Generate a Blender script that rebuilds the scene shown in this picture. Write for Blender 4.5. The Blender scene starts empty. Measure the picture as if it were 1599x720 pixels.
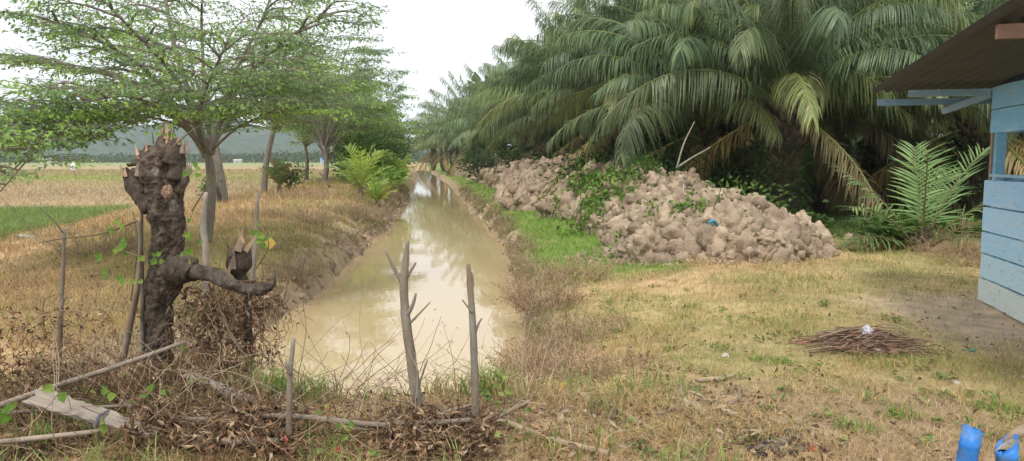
import bpy, math, random
import numpy as np
from mathutils import Vector, noise as mn

rs = np.random.RandomState(7)
random.seed(7)
C = bpy.context.scene.collection
PI = math.pi
R = math.radians

# ------------------------------------------------------------------ camera maths
F = 1150.0; CAMZ = 1.6; PITCH = math.atan(110 / F)
cp, sp = math.cos(PITCH), math.sin(PITCH)
def ray(px, py):
    a = (px - 800) / F; b = -(py - 360) / F
    return np.array([a, cp + b * sp, -sp + b * cp])
def G(px, py, z=0.0):
    d = ray(px, py); t = (z - CAMZ) / d[2]
    return np.array([d[0] * t, d[1] * t, z])
def P(px, py, Y):
    d = ray(px, py); t = Y / d[1]
    return np.array([d[0] * t, Y, CAMZ + d[2] * t])

# ------------------------------------------------------------------ numpy noise
def _h(ix, iy, s):
    n = (ix.astype(np.int64) * 374761393 + iy.astype(np.int64) * 668265263 + s * 974634777) & 0xffffffff
    n = ((n ^ (n >> 13)) * 1274126177) & 0xffffffff
    return ((n ^ (n >> 16)) & 0xffff) / 65535.0
def vn(x, y, s=0):
    x = np.asarray(x, float); y = np.asarray(y, float)
    ix = np.floor(x); iy = np.floor(y); fx = x - ix; fy = y - iy
    fx = fx * fx * (3 - 2 * fx); fy = fy * fy * (3 - 2 * fy)
    a = _h(ix, iy, s); b = _h(ix + 1, iy, s); c = _h(ix, iy + 1, s); d = _h(ix + 1, iy + 1, s)
    return (a * (1 - fx) + b * fx) * (1 - fy) + (c * (1 - fx) + d * fx) * fy
def fbm(x, y, s=0, o=4):
    r = 0; a = .5
    for i in range(o):
        r = r + a * vn(np.asarray(x) * 2 ** i + 17.3 * i, np.asarray(y) * 2 ** i - 9.1 * i, s + i); a *= .5
    return r / (1 - .5 ** o) - .5          # about -.5 .. .5
def worley(x, y, s=0):
    x = np.asarray(x, float); y = np.asarray(y, float)
    ix = np.floor(x); iy = np.floor(y); m = np.full(x.shape, 9.0)
    for dx in (-1, 0, 1):
        for dy in (-1, 0, 1):
            jx = ix + dx; jy = iy + dy
            d = (jx + _h(jx, jy, s) - x) ** 2 + (jy + _h(jx, jy, s + 5) - y) ** 2
            m = np.minimum(m, d)
    return np.sqrt(m)
def ss(a, b, x):
    t = np.clip((np.asarray(x, float) - a) / (b - a), 0, 1); return t * t * (3 - 2 * t)

# ------------------------------------------------------------------ geometry collector
class Geo:
    def __init__(s): s.V = []; s.Q = []; s.T = []; s.Cc = []; s.n = 0
    def add(s, V, Q=None, T=None, col=(1, 1, 1)):
        V = np.asarray(V, float).reshape(-1, 3); k = len(V)
        s.V.append(V)
        if Q is not None and len(Q): s.Q.append(np.asarray(Q).reshape(-1, 4) + s.n)
        if T is not None and len(T): s.T.append(np.asarray(T).reshape(-1, 3) + s.n)
        c = np.asarray(col, float)
        if c.ndim == 1: c = np.tile(c, (k, 1))
        s.Cc.append(c); s.n += k
    def merge(s, o, M=None, off=(0, 0, 0)):
        V = np.concatenate(o.V); Cc = np.concatenate(o.Cc)
        if M is not None: V = V @ np.asarray(M).T
        s.add(V + np.asarray(off), np.concatenate(o.Q) if o.Q else None, np.concatenate(o.T) if o.T else None, Cc)
    def mesh(s, name, mat, smooth=False):
        me = bpy.data.meshes.new(name)
        V = np.concatenate(s.V); Q = np.concatenate(s.Q) if s.Q else np.zeros((0, 4), int)
        T = np.concatenate(s.T) if s.T else np.zeros((0, 3), int)
        me.vertices.add(len(V)); me.vertices.foreach_set('co', V.astype(np.float32).ravel())
        L = np.concatenate([Q.ravel(), T.ravel()]).astype(np.int32)
        me.loops.add(len(L)); me.loops.foreach_set('vertex_index', L)
        st = np.concatenate([np.arange(len(Q)) * 4, len(Q) * 4 + np.arange(len(T)) * 3]).astype(np.int32)
        me.polygons.add(len(st)); me.polygons.foreach_set('loop_start', st)
        me.polygons.foreach_set('use_smooth', np.full(len(st), bool(smooth)))
        at = me.color_attributes.new('Col', 'FLOAT_COLOR', 'POINT')
        c4 = np.ones((len(V), 4), np.float32); c4[:, :3] = np.concatenate(s.Cc)
        at.data.foreach_set('color', c4.ravel())
        me.materials.append(mat); me.update(calc_edges=True); me.validate()
        return me
    def obj(s, name, mat, parent=None, smooth=False):
        o = bpy.data.objects.new(name, s.mesh(name, mat, smooth)); C.objects.link(o)
        if parent is not None: o.parent = parent
        return o

def tag(o, label, cat, group=None, kind=None):
    o['label'] = label; o['category'] = cat
    if group: o['group'] = group
    if kind: o['kind'] = kind
    return o
def thing(name, label, cat, loc=(0, 0, 0), rz=0, group=None):
    o = bpy.data.objects.new(name, None); C.objects.link(o); o.location = loc; o.rotation_euler = (0, 0, rz)
    o.empty_display_size = .1
    return tag(o, label, cat, group)
def centre(root, loc):
    """move an Empty to loc keeping children (built in world space) where they stand"""
    root.location = loc
    for ch in root.children: ch.location = (-loc[0], -loc[1], -loc[2])

def tube(g, pts, rad, n=8, col=(1, 1, 1), rough=0.0, seed=0, cap=True, freq=6.0):
    pts = np.asarray(pts, float); rad = np.broadcast_to(np.asarray(rad, float), (len(pts),)).copy()
    N = len(pts); t = np.gradient(pts, axis=0); t /= np.linalg.norm(t, axis=1)[:, None] + 1e-9
    ref = np.array([0, 0, 1.0]) if abs(t[0][2]) < .8 else np.array([1.0, 0, 0])
    u = np.cross(t, ref); u /= np.linalg.norm(u, axis=1)[:, None] + 1e-9
    for i in range(1, N):
        v = u[i - 1] - t[i] * np.dot(u[i - 1], t[i]); l = np.linalg.norm(v)
        if l > 1e-5: u[i] = v / l
    w = np.cross(t, u); a = np.arange(n) * 2 * PI / n
    rr = rad[:, None] * np.ones((N, n))
    if rough:
        L = np.concatenate([[0], np.cumsum(np.linalg.norm(np.diff(pts, axis=0), axis=1))])
        aa, LL = np.meshgrid(a, L)
        q = fbm(np.cos(aa) * 1.3 + 5 + seed, LL * freq + np.sin(aa) * 1.3, seed, 4)
        rr = rr * (1 + rough * 2 * q)
    V = pts[:, None, :] + (u[:, None, :] * np.cos(a)[None, :, None] + w[:, None, :] * np.sin(a)[None, :, None]) * rr[:, :, None]
    i = np.arange(N - 1)[:, None] * n; j = np.arange(n)[None, :]; j2 = (j + 1) % n
    Q = np.stack([i + j, i + j2, i + n + j2, i + n + j], -1).reshape(-1, 4)
    V = V.reshape(-1, 3); T = []
    if cap:
        V = np.vstack([V, pts[-1], pts[0]]); b = (N - 1) * n; e = N * n
        T = [(b + k, b + (k + 1) % n, e) for k in range(n)] + [((k + 1) % n, k, e + 1) for k in range(n)]
    g.add(V, Q, T, col)

def spline(pts, k=6):
    pts = np.asarray(pts, float); n = len(pts)
    if n < 3: 
        t = np.linspace(0, 1, k * (n - 1) + 1)[:, None]; return pts[0] * (1 - t) + pts[-1] * t
    e = np.vstack([2 * pts[0] - pts[1], pts, 2 * pts[-1] - pts[-2]]); out = []
    for i in range(n - 1):
        p0, p1, p2, p3 = e[i:i + 4]
        for s in range(k):
            t = s / k
            out.append(.5 * (2 * p1 + (p2 - p0) * t + (2 * p0 - 5 * p1 + 4 * p2 - p3) * t * t + (3 * p1 - p0 - 3 * p2 + p3) * t ** 3))
    out.append(pts[-1]); return np.array(out)

def box(g, c, sx, sy, sz, ax=(1, 0, 0), ay=(0, 1, 0), az=(0, 0, 1), col=(1, 1, 1)):
    c = np.asarray(c, float); X = np.asarray(ax, float) * sx / 2; Y = np.asarray(ay, float) * sy / 2; Z = np.asarray(az, float) * sz / 2
    V = [c + a * X + b * Y + d * Z for d in (-1, 1) for b in (-1, 1) for a in (-1, 1)]
    g.add(V, [(0, 2, 3, 1), (4, 5, 7, 6), (0, 1, 5, 4), (2, 6, 7, 3), (0, 4, 6, 2), (1, 3, 7, 5)], None, col)

def nrm(a): return a / (np.linalg.norm(a, axis=-1, keepdims=True) + 1e-9)
def blades(g, Pn, h, w, lean, col, tipcol=None, bend=.5):
    n = len(Pn); a = rs.rand(n) * 2 * PI; s = np.stack([np.cos(a), np.sin(a), np.zeros(n)], 1)
    b = rs.rand(n) * 2 * PI; l = np.stack([np.cos(b), np.sin(b), np.zeros(n)], 1) * (lean * h)[:, None]
    hh = h[:, None] * np.array([0, 0, 1.0])
    m = Pn + hh * .55 + l * (1 - bend) * .5; t = Pn + hh * (1 - .25 * np.minimum(lean, 1.5))[:, None] + l
    W = s * (w / 2)[:, None]
    V = np.stack([Pn - W, Pn + W, m + W * .8, m - W * .8, t], 1).reshape(-1, 3)
    i = np.arange(n)[:, None] * 5
    c = np.asarray(col); tc = c * 1.12 if tipcol is None else tipcol
    CC = np.stack([c * .9, c * .9, c, c, tc], 1).reshape(-1, 3)
    g.add(V, i + np.array([[0, 1, 2, 3]]), i + np.array([[3, 2, 4]]), CC)
def leaves(g, Pn, d, up, ln, wd, col, fold=.25, curl=.15):
    n = len(Pn); d = nrm(d); s = nrm(np.cross(d, up)); u = np.cross(s, d)
    ln = np.broadcast_to(ln, (n,))[:, None]; wd = np.broadcast_to(wd, (n,))[:, None]
    curl = np.broadcast_to(curl, (n,))[:, None]
    m = Pn + d * ln * .45
    tip = Pn + d * ln * (1 - abs(curl) * .4) - u * ln * curl
    V = np.stack([Pn, m + s * wd / 2 + u * wd * fold, tip, m - s * wd / 2 + u * wd * fold, m], 1).reshape(-1, 3)
    i = np.arange(n)[:, None] * 5
    T = (i[:, None, :] + np.array([[0, 1, 4], [1, 2, 4], [0, 4, 3], [4, 2, 3]])[None]).reshape(-1, 3)
    g.add(V, None, T, np.repeat(np.asarray(col), 5, 0))
def rdir(n, zb=0, zs=1):
    v = rs.normal(size=(n, 3)); v[:, 2] = v[:, 2] * zs + zb; return nrm(v)
def pal(n, cols, jit=.15):
    c = np.array(cols)[rs.randint(0, len(cols), n)]; return c * (1 + jit * rs.uniform(-1, 1, (n, 1)))

# ------------------------------------------------------------------ materials
def mat(name, rough=.8, col=None, use_attr=True, bump=0, bscale=20, bdetail=8, var=.25, vscale=6, trans=0, spec=.3, objrand=0,
        tint=None, tscale=2.0, stretch=None, metallic=0):
    m = bpy.data.materials.new(name); m.use_nodes = True; nt = m.node_tree; N = nt.nodes; L = nt.links
    b = N['Principled BSDF']; b.inputs['Roughness'].default_value = rough
    b.inputs['Specular IOR Level'].default_value = spec; b.inputs['Metallic'].default_value = metallic
    tc = N.new('ShaderNodeTexCoord'); mp = N.new('ShaderNodeMapping'); L.new(tc.outputs['Object'], mp.inputs[0])
    if stretch: mp.inputs['Scale'].default_value = stretch
    if use_attr:
        a = N.new('ShaderNodeVertexColor'); a.layer_name = 'Col'; cur = a.outputs[0]
    else:
        a = N.new('ShaderNodeRGB'); a.outputs[0].default_value = (*col, 1); cur = a.outputs[0]
    if tint:
        n2 = N.new('ShaderNodeTexNoise'); n2.inputs['Scale'].default_value = tscale; n2.inputs['Detail'].default_value = 6
        L.new(mp.outputs[0], n2.inputs['Vector'])
        r2 = N.new('ShaderNodeMapRange'); r2.inputs[1].default_value = .45; r2.inputs[2].default_value = .65
        L.new(n2.outputs[0], r2.inputs[0])
        mx = N.new('ShaderNodeMix'); mx.data_type = 'RGBA'; L.new(r2.outputs[0], mx.inputs[0]); L.new(cur, mx.inputs[6])
        mx.inputs[7].default_value = (*tint, 1); cur = mx.outputs[2]
    if var:
        n1 = N.new('ShaderNodeTexNoise'); n1.inputs['Scale'].default_value = vscale; n1.inputs['Detail'].default_value = 8
        n1.inputs['Roughness'].default_value = .65
        L.new(mp.outputs[0], n1.inputs['Vector'])
        r = N.new('ShaderNodeMapRange'); r.inputs[1].default_value = .3; r.inputs[2].default_value = .7
        r.inputs[3].default_value = 1 - var; r.inputs[4].default_value = 1 + var; L.new(n1.outputs[0], r.inputs[0])
        mu = N.new('ShaderNodeVectorMath'); mu.operation = 'SCALE'; L.new(cur, mu.inputs[0]); L.new(r.outputs[0], mu.inputs['Scale']); cur = mu.outputs[0]
    if objrand:
        oi = N.new('ShaderNodeObjectInfo'); r = N.new('ShaderNodeMapRange'); r.inputs[3].default_value = 1 - objrand; r.inputs[4].default_value = 1 + objrand
        L.new(oi.outputs['Random'], r.inputs[0])
        mu = N.new('ShaderNodeVectorMath'); mu.operation = 'SCALE'; L.new(cur, mu.inputs[0]); L.new(r.outputs[0], mu.inputs['Scale']); cur = mu.outputs[0]
    L.new(cur, b.inputs['Base Color'])
    if bump:
        n3 = N.new('ShaderNodeTexNoise'); n3.inputs['Scale'].default_value = bscale; n3.inputs['Detail'].default_value = bdetail
        n3.inputs['Roughness'].default_value = .6; L.new(mp.outputs[0], n3.inputs['Vector'])
        bp = N.new('ShaderNodeBump'); bp.inputs['Strength'].default_value = bump; bp.inputs['Distance'].default_value = .03
        L.new(n3.outputs[0], bp.inputs['Height']); L.new(bp.outputs[0], b.inputs['Normal'])
    if trans:
        t = N.new('ShaderNodeBsdfTranslucent'); L.new(cur, t.inputs[0]); mix = N.new('ShaderNodeMixShader'); mix.inputs[0].default_value = trans
        L.new(b.outputs[0], mix.inputs[1]); L.new(t.outputs[0], mix.inputs[2]); L.new(mix.outputs[0], N['Material Output'].inputs[0])
    return m
M_ground = mat('ground_soil', .95, bump=.6, bscale=9, var=.28, vscale=5, spec=.1)
M_clay = mat('dry_clay', .97, bump=1.0, bscale=26, var=.22, vscale=4, spec=.1, tint=(.33, .25, .18), tscale=3)
M_grass = mat('grass_blade', .75, var=0, trans=.3, spec=.2)
M_leaf = mat('tree_leaf', .5, var=0, trans=.45, spec=.35, objrand=.12)
M_frond = mat('palm_leaf', .42, var=.12, vscale=2, trans=.35, spec=.5, objrand=.28)
def add_age(m):      # older fronds are yellower: a tint that differs frond by frond
    nt = m.node_tree; N = nt.nodes; L = nt.links; b = N['Principled BSDF']; src = b.inputs['Base Color'].links[0].from_socket
    oi = N.new('ShaderNodeObjectInfo'); ma = N.new('ShaderNodeMath'); ma.operation = 'MULTIPLY'; ma.inputs[1].default_value = 7.31; L.new(oi.outputs['Random'], ma.inputs[0])
    fr = N.new('ShaderNodeMath'); fr.operation = 'FRACT'; L.new(ma.outputs[0], fr.inputs[0]); mr = N.new('ShaderNodeMapRange'); mr.inputs[1].default_value = .3; mr.inputs[4].default_value = .75; L.new(fr.outputs[0], mr.inputs[0])
    vm = N.new('ShaderNodeVectorMath'); vm.operation = 'MULTIPLY'; L.new(src, vm.inputs[0]); vm.inputs[1].default_value = (1.75, 1.4, .85)
    mx = N.new('ShaderNodeMix'); mx.data_type = 'RGBA'; L.new(mr.outputs[0], mx.inputs[0]); L.new(src, mx.inputs[6]); L.new(vm.outputs[0], mx.inputs[7])
    L.new(mx.outputs[2], b.inputs['Base Color'])
    for n in N:
        if n.type == 'BSDF_TRANSLUCENT': L.new(mx.outputs[2], n.inputs[0])
add_age(M_frond)
M_dead = mat('dead_leaf', .85, var=.2, vscale=15, trans=.15, spec=.15)
M_bark = mat('rough_bark', .95, bump=1.0, bscale=34, var=.55, vscale=22, spec=.12, stretch=(1, 1, .5))
M_bark.node_tree.nodes['Bump'].inputs['Distance'].default_value = .07
M_bark_light = mat('grey_bark', .9, bump=.8, bscale=14, var=.28, vscale=7, spec=.15, tint=(.24, .22, .185), tscale=5, stretch=(1, 1, .5))
M_wood = mat('weathered_wood', .85, bump=.5, bscale=10, var=.25, vscale=7, spec=.15, stretch=(1, 1, 1))
M_split = mat('split_wood', .85, bump=.5, bscale=10, var=.25, vscale=14, spec=.15)
M_forest = mat('far_forest', .95, bump=1.0, bscale=.09, var=.6, vscale=.06, spec=.05)
M_forest.node_tree.nodes['Bump'].inputs['Distance'].default_value = 9
M_plastic = mat('plastic', .35, var=.08, vscale=30, spec=.5, trans=.15)
M_bamboo = mat('painted_bamboo', .5, tint=(.10, .20, .36), tscale=14, var=.25, vscale=20, spec=.45, bump=.1)
M_char = mat('charred_debris', .9, var=.3, vscale=20, bump=.5, spec=.1)

def paint_mat():
    m = bpy.data.materials.new('weathered_blue_paint'); m.use_nodes = True; nt = m.node_tree; N = nt.nodes; L = nt.links
    b = N['Principled BSDF']; b.inputs['Roughness'].default_value = .7; b.inputs['Specular IOR Level'].default_value = .25
    tc = N.new('ShaderNodeTexCoord'); mp = N.new('ShaderNodeMapping'); mp.inputs['Scale'].default_value = (1, .5, 4)
    L.new(tc.outputs['Object'], mp.inputs[0]); at = N.new('ShaderNodeVertexColor'); at.layer_name = 'Col'
    def noise(sc, lo, hi, det=8):
        n = N.new('ShaderNodeTexNoise'); n.inputs['Scale'].default_value = sc; n.inputs['Detail'].default_value = det; n.inputs['Roughness'].default_value = .65
        L.new(mp.outputs[0], n.inputs['Vector']); r = N.new('ShaderNodeMapRange'); r.inputs[1].default_value = lo; r.inputs[2].default_value = hi
        L.new(n.outputs[0], r.inputs[0]); return r.outputs[0]
    def mix(f, a, c):
        x = N.new('ShaderNodeMix'); x.data_type = 'RGBA'; L.new(f, x.inputs[0]); L.new(a, x.inputs[6]); x.inputs[7].default_value = (*c, 1); return x.outputs[2]
    c = mix(noise(3.5, .5, .75), at.outputs[0], (.50, .64, .72))          # chalked patches
    c = mix(noise(9, .60, .68), c, (.24, .38, .46))
    c = mix(noise(26, .60, .66), c, (.30, .24, .18))                     # bare wood chips
    L.new(c, b.inputs['Base Color'])
    n = N.new('ShaderNodeTexNoise'); n.inputs['Scale'].default_value = 12; n.inputs['Detail'].default_value = 8; L.new(mp.outputs[0], n.inputs['Vector'])
    bp = N.new('ShaderNodeBump'); bp.inputs['Strength'].default_value = .35; bp.inputs['Distance'].default_value = .01
    L.new(n.outputs[0], bp.inputs['Height']); L.new(bp.outputs[0], b.inputs['Normal'])
    return m
M_paint = paint_mat()
M_roof = mat('rusty_sheet_metal', .6, var=.35, vscale=3, spec=.4, tint=(.04, .032, .03), tscale=2, metallic=0)

def water_mat():
    m = bpy.data.materials.new('muddy_water'); m.use_nodes = True; nt = m.node_tree; N = nt.nodes; L = nt.links
    b = N['Principled BSDF']; b.inputs['Roughness'].default_value = .012; b.inputs['IOR'].default_value = 1.34
    tc = N.new('ShaderNodeTexCoord')
    n1 = N.new('ShaderNodeTexNoise'); n1.inputs['Scale'].default_value = .5; n1.inputs['Detail'].default_value = 4; L.new(tc.outputs['Object'], n1.inputs['Vector'])
    cr = N.new('ShaderNodeMix'); cr.data_type = 'RGBA'; cr.inputs[6].default_value = (.43, .315, .165, 1); cr.inputs[7].default_value = (.50, .38, .21, 1)
    L.new(n1.outputs[0], cr.inputs[0]); L.new(cr.outputs[2], b.inputs['Base Color'])
    mp = N.new('ShaderNodeMapping'); mp.inputs['Scale'].default_value = (1, .6, 1); L.new(tc.outputs['Object'], mp.inputs[0])
    n2 = N.new('ShaderNodeTexNoise'); n2.inputs['Scale'].default_value = 6; n2.inputs['Detail'].default_value = 3; L.new(mp.outputs[0], n2.inputs['Vector'])
    n3 = N.new('ShaderNodeTexNoise'); n3.inputs['Scale'].default_value = 14; n3.inputs['Detail'].default_value = 2; L.new(mp.outputs[0], n3.inputs['Vector'])
    ad = N.new('ShaderNodeMath'); ad.operation = 'MULTIPLY_ADD'; ad.inputs[1].default_value = .12; L.new(n3.outputs[0], ad.inputs[0]); L.new(n2.outputs[0], ad.inputs[2])
    bp = N.new('ShaderNodeBump'); bp.inputs['Strength'].default_value = .055; bp.inputs['Distance'].default_value = .02
    L.new(ad.outputs[0], bp.inputs['Height']); L.new(bp.outputs[0], b.inputs['Normal'])
    return m
M_water = water_mat()

# ------------------------------------------------------------------ terrain
WZ = -.6; K_ = .917
YL = [q * K_ for q in (0, 7, 9.4, 13, 18, 23, 26.3, 36.8, 69, 153, 400)]; XL = [q * K_ for q in (-3.7, -3.7, -3.6, -3.5, -3.85, -4.3, -4.5, -5.6, -9.1, -20, -52)]
YR = [q * K_ for q in (0, 8.9, 13.8, 20.4, 27.6, 42.5, 79, 153, 400)]; XR = [q * K_ for q in (.35, .25, .06, -.18, -.96, -2.66, -6.9, -17, -48)]
def EL(y): return np.interp(y, YL, XL) + .28 * fbm(np.asarray(y) * .55, 3.3 + 0 * np.asarray(y), 11) * 2
def ER(y): return np.interp(y, YR, XR) + .2 * fbm(np.asarray(y) * .7, 8.3 + 0 * np.asarray(y), 12) * 2
RIDGE = [(3.3, 13.2), (4.3, 18), (3.3, 24), (2.4, 30), (1.3, 38), (.2, 48), (-1.2, 62), (-3.3, 80), (-5.6, 100)]
def ridge_x(y): return np.interp(y, [p[1] for p in RIDGE], [p[0] for p in RIDGE])
def gh(x, y):
    x = np.asarray(x, float); y = np.asarray(y, float)
    el, er = EL(y), ER(y); dl = el - x; dr = x - er
    lev = ss(9, 14, y) * (1 - ss(60, 120, y))
    zl = np.interp(dl, [0, .08, .25, .7, 1.8, 4.5, 8], [WZ, -.40, -.24, -.1, .0, .0, .0]) + lev * np.interp(dl, [.2, 1.3, 2.8, 5.5, 8.5], [0, .22, .34, .22, 0])
    zr = np.interp(dr, [0, .08, .22, .9, 2.6], [WZ, -.42, -.30, -.16, 0])
    zi = WZ - np.minimum(np.maximum(np.minimum(-dl, -dr), 0), 1.2) * .5
    z = np.where(dl > 0, zl, np.where(dr > 0, zr, zi))
    bank = np.exp(-((np.minimum(abs(dl), abs(dr)) - .5) / .4) ** 2)
    z = z + bank * (.34 * fbm(x * 2.3, y * 2.3, 21) + .16 * fbm(x * 7, y * 7, 22, 3)) * ss(7, 10, y) * ((dl > 0) | (dr > 0))
    t = ss(4.7, 6.9, y) * (1 - ss(160, 200, y)); z = z * t
    far = 1 - ss(30, 80, y)
    z = z + (.10 * fbm(x * .7, y * .7, 31) + .05 * fbm(x * 4, y * 4, 33, 3)) * far * ((dl > .4) | (dr > .4) | (y < 5))
    return z
def rice(x, y):   # flooded green plot at the left
    e = -8.3 - .31 * (y - 12) ; n = .5 * fbm(x * .5, y * .5, 51)
    return ss(0, .5, e - x + n) * ss(12.2, 13.2, y + n) * (1 - ss(23.2, 24.2, y + n * 2))
def masks(x, y):
    el, er = EL(y), ER(y); dl = el - x; dr = x - er
    rx = ridge_x(y)
    green = ss(-.02, .10, fbm(x * .45, y * .45, 61) + .35 * fbm(x * 2, y * 2, 62)) * .72
    green = green * ss(4.2, 6, y)
    spots = [(3.6, 4.6, .6), (1.9, 6.0, .8), (3.9, 9.4, 1.3), (5.6, 10.6, 1.4), (2.7, 7.2, .6), (1.6, 8.6, .9)]
    for sx, sy, r in spots: green = np.maximum(green, .85 * np.exp(-(((x - sx) / r) ** 2 + ((y - sy) / r) ** 2)))
    strip = ss(.12, .45, dr + .5 * fbm(x * 1.5, y * 1.5, 6)) * ss(9.8, 11.5, y + fbm(x, y, 5)) * (1 - ss(-1.2, -.2, x - rx - (y < 16) * 0)) * (1 - ss(70, 90, y))
    strip2 = ss(.15, .5, dr + .5 * fbm(x * 1.5, y * 1.5, 6)) * ss(10, 12, y) * (x < 2.2)
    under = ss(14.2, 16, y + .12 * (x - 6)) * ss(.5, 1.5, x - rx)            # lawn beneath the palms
    return dict(dl=dl, dr=dr, green=np.clip(green, 0, 1), strip=np.clip(np.maximum(strip, strip2), 0, 1), under=under, rx=rx)
def mixc(a, b, t): t = np.asarray(t)[..., None]; return a * (1 - t) + np.asarray(b) * t
def ground_col(x, y):
    m = masks(x, y); n = fbm(x * 1.3, y * 1.3, 71); n2 = fbm(x * .35, y * .35, 72)
    c = np.tile(np.array([.44, .30, .16]), x.shape + (1,)) * (1 + .9 * n + .5 * fbm(x * 5, y * 5, 74, 3))[..., None]
    c = mixc(c, (.46, .345, .19), ss(0, .25, n2) * .6)
    c = mixc(c, (.20, .21, .075), m['green'] * .65)
    hut = np.exp(-(((x - 5.2) / 1.5) ** 2 + ((y - 7.0) / 1.9) ** 2))
    c = mixc(c, (.47, .35, .24), ss(.2, .6, hut + n * .3))
    left = (m['dl'] > .5)
    fieldm = left * ss(17, 21, y + .35 * (x + 8)) * ss(4.5, 7.5, m['dl'])
    fc = np.tile(np.array([.40, .31, .19]), x.shape + (1,)) * (1 + .35 * fbm(x * .15, y * .15, 77))[..., None]
    fc = mixc(fc, (.33, .30, .14), ss(40, 62, y + 8 * n2)); 
    fc = mixc(fc, (.28, .33, .10), ss(58, 61, y) * (1 - ss(66, 69, y)) * (x < -28))
    fc = mixc(fc, (.34, .27, .15), ss(75, 100, y + 10 * n2)); fc = mixc(fc, (.24, .27, .12), ss(150, 260, y))
    c = mixc(c, (0, 0, 0), fieldm) + fc * fieldm[..., None]
    c = mixc(c, (.16, .21, .07), rice(x, y))
    c = mixc(c, (.15, .22, .055), m['strip'] * .85)
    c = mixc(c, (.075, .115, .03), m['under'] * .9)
    mud = np.where(m['dl'] > 0, 1 - ss(.4, .9, m['dl'] + n * .6), np.where(m['dr'] > 0, 1 - ss(.2, .5, m['dr'] + n * .5), 1)) * ss(5, 6, y) * (1 - ss(150, 200, y))
    c = mixc(c, (.33, .25, .16), mud)
    lit = (1 - ss(4.6, 5.6, y)) * (x < 3)          # decayed litter by the fence
    c = mixc(c, (.26, .195, .135), lit * .7)
    return c

def build_ground():
    ys = np.concatenate([np.linspace(-4, 3, 30)[:-1], 3 * (4000 / 3) ** (np.linspace(0, 1, 620) ** 1.0)])
    us = np.linspace(-1, 1, 560); us = np.sign(us) * abs(us) ** 1.35
    Y, U = np.meshgrid(ys, us, indexing='ij'); X = U * (np.maximum(Y, 3) * 1.25 + 4)
    Z = gh(X, Y); nr, nc = X.shape
    i = np.arange(nr - 1)[:, None] * nc + np.arange(nc - 1)[None, :]
    Q = np.stack([i, i + 1, i + nc + 1, i + nc], -1).reshape(-1, 4)
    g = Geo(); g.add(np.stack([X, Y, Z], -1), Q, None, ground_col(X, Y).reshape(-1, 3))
    o = g.obj('ground', M_ground, smooth=True); o['kind'] = 'structure'
build_ground()
g = Geo(); yy = np.concatenate([np.arange(5.4, 40, .5), np.arange(40, 200, 4)])
V = []; 
for y in yy: V += [(float(EL(y)) - .6, y, WZ), (float(ER(y)) + .6, y, WZ)]
g.add(V, [(2 * i, 2 * i + 1, 2 * i + 3, 2 * i + 2) for i in range(len(yy) - 1)])
o = g.obj('canal_water', M_water); o['kind'] = 'structure'

# hills
def hills(name, Y0, prof, depth, seed, col):
    nx, ny = 260, 26; px = np.linspace(-500, 1100, nx); v = np.linspace(0, 1, ny)
    PX, VV = np.meshgrid(px, v); Y = Y0 + depth * VV; X = (PX - 800) / F * Y0 * (1 + .0 * VV)
    H = (250 - np.interp(PX, prof[0], prof[1])) / F * (Y0 + depth * .6)
    b = np.interp(VV, [0, .12, .6, 1], [0, .25, 1, .5])
    Z = H * b * (1 + .35 * fbm(X * .006, Y * .006, seed)) + H * .10 * fbm(X * .05, Y * .05, seed + 3) * (VV > 0) + 6 * fbm(X * .12, Y * .12, seed + 9)
    g = Geo(); i = np.arange(ny - 1)[:, None] * nx + np.arange(nx - 1)[None, :]
    c = np.tile(np.array(col), (nx * ny, 1)) * (1 + .7 * fbm(X * .08, Y * .08, seed + 5, 3)).reshape(-1, 1)
    g.add(np.stack([X, Y, Z - 1.5], -1), np.stack([i, i + 1, i + nx + 1, i + nx], -1).reshape(-1, 4), None, c)
    o = g.obj(name, M_forest, smooth=True); o['kind'] = 'structure'
hills('hills', 900, ([-500, -200, 0, 60, 120, 170, 215, 260, 330, 420, 520, 700, 1100], [222, 210, 200, 194, 178, 158, 168, 186, 192, 198, 208, 222, 236]), 500, 81, (.045, .07, .045))
hills('hills', 2000, ([-500, -200, 0, 40, 90, 150, 300, 1100], [215, 200, 196, 197, 206, 215, 228, 235]), 900, 91, (.06, .09, .04))

# distant wood along the field edge
g = Geo(); n = 9000
xx = rs.uniform(-520, -20, n); yy = rs.uniform(400, 520, n)
hgt = 3.2 + 5.5 * np.clip(fbm(xx * .03, yy * .03, 41) + .3, 0, 1) * ss(-380, -80, xx) ; zz = rs.rand(n) ** .8 * hgt
leaves(g, np.stack([xx, yy, zz], 1), rdir(n), rdir(n), 2.4, 1.8, pal(n, [(.05, .085, .03), (.07, .11, .035), (.04, .07, .03)], .3))
n = 12000; xx = rs.uniform(-6, 150, n); yy = rs.uniform(106, 118, n) + xx * -.25; zz = rs.rand(n) ** .8 * 13
leaves(g, np.stack([xx, yy, zz], 1), rdir(n), rdir(n), 2.2, 1.5, pal(n, [(.05, .085, .03), (.07, .11, .035), (.04, .07, .03)], .3))
tag(g.obj('distant_trees', M_leaf), 'dark far trees along the back edge of the field and behind the plantation', 'trees', kind='stuff')

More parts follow.
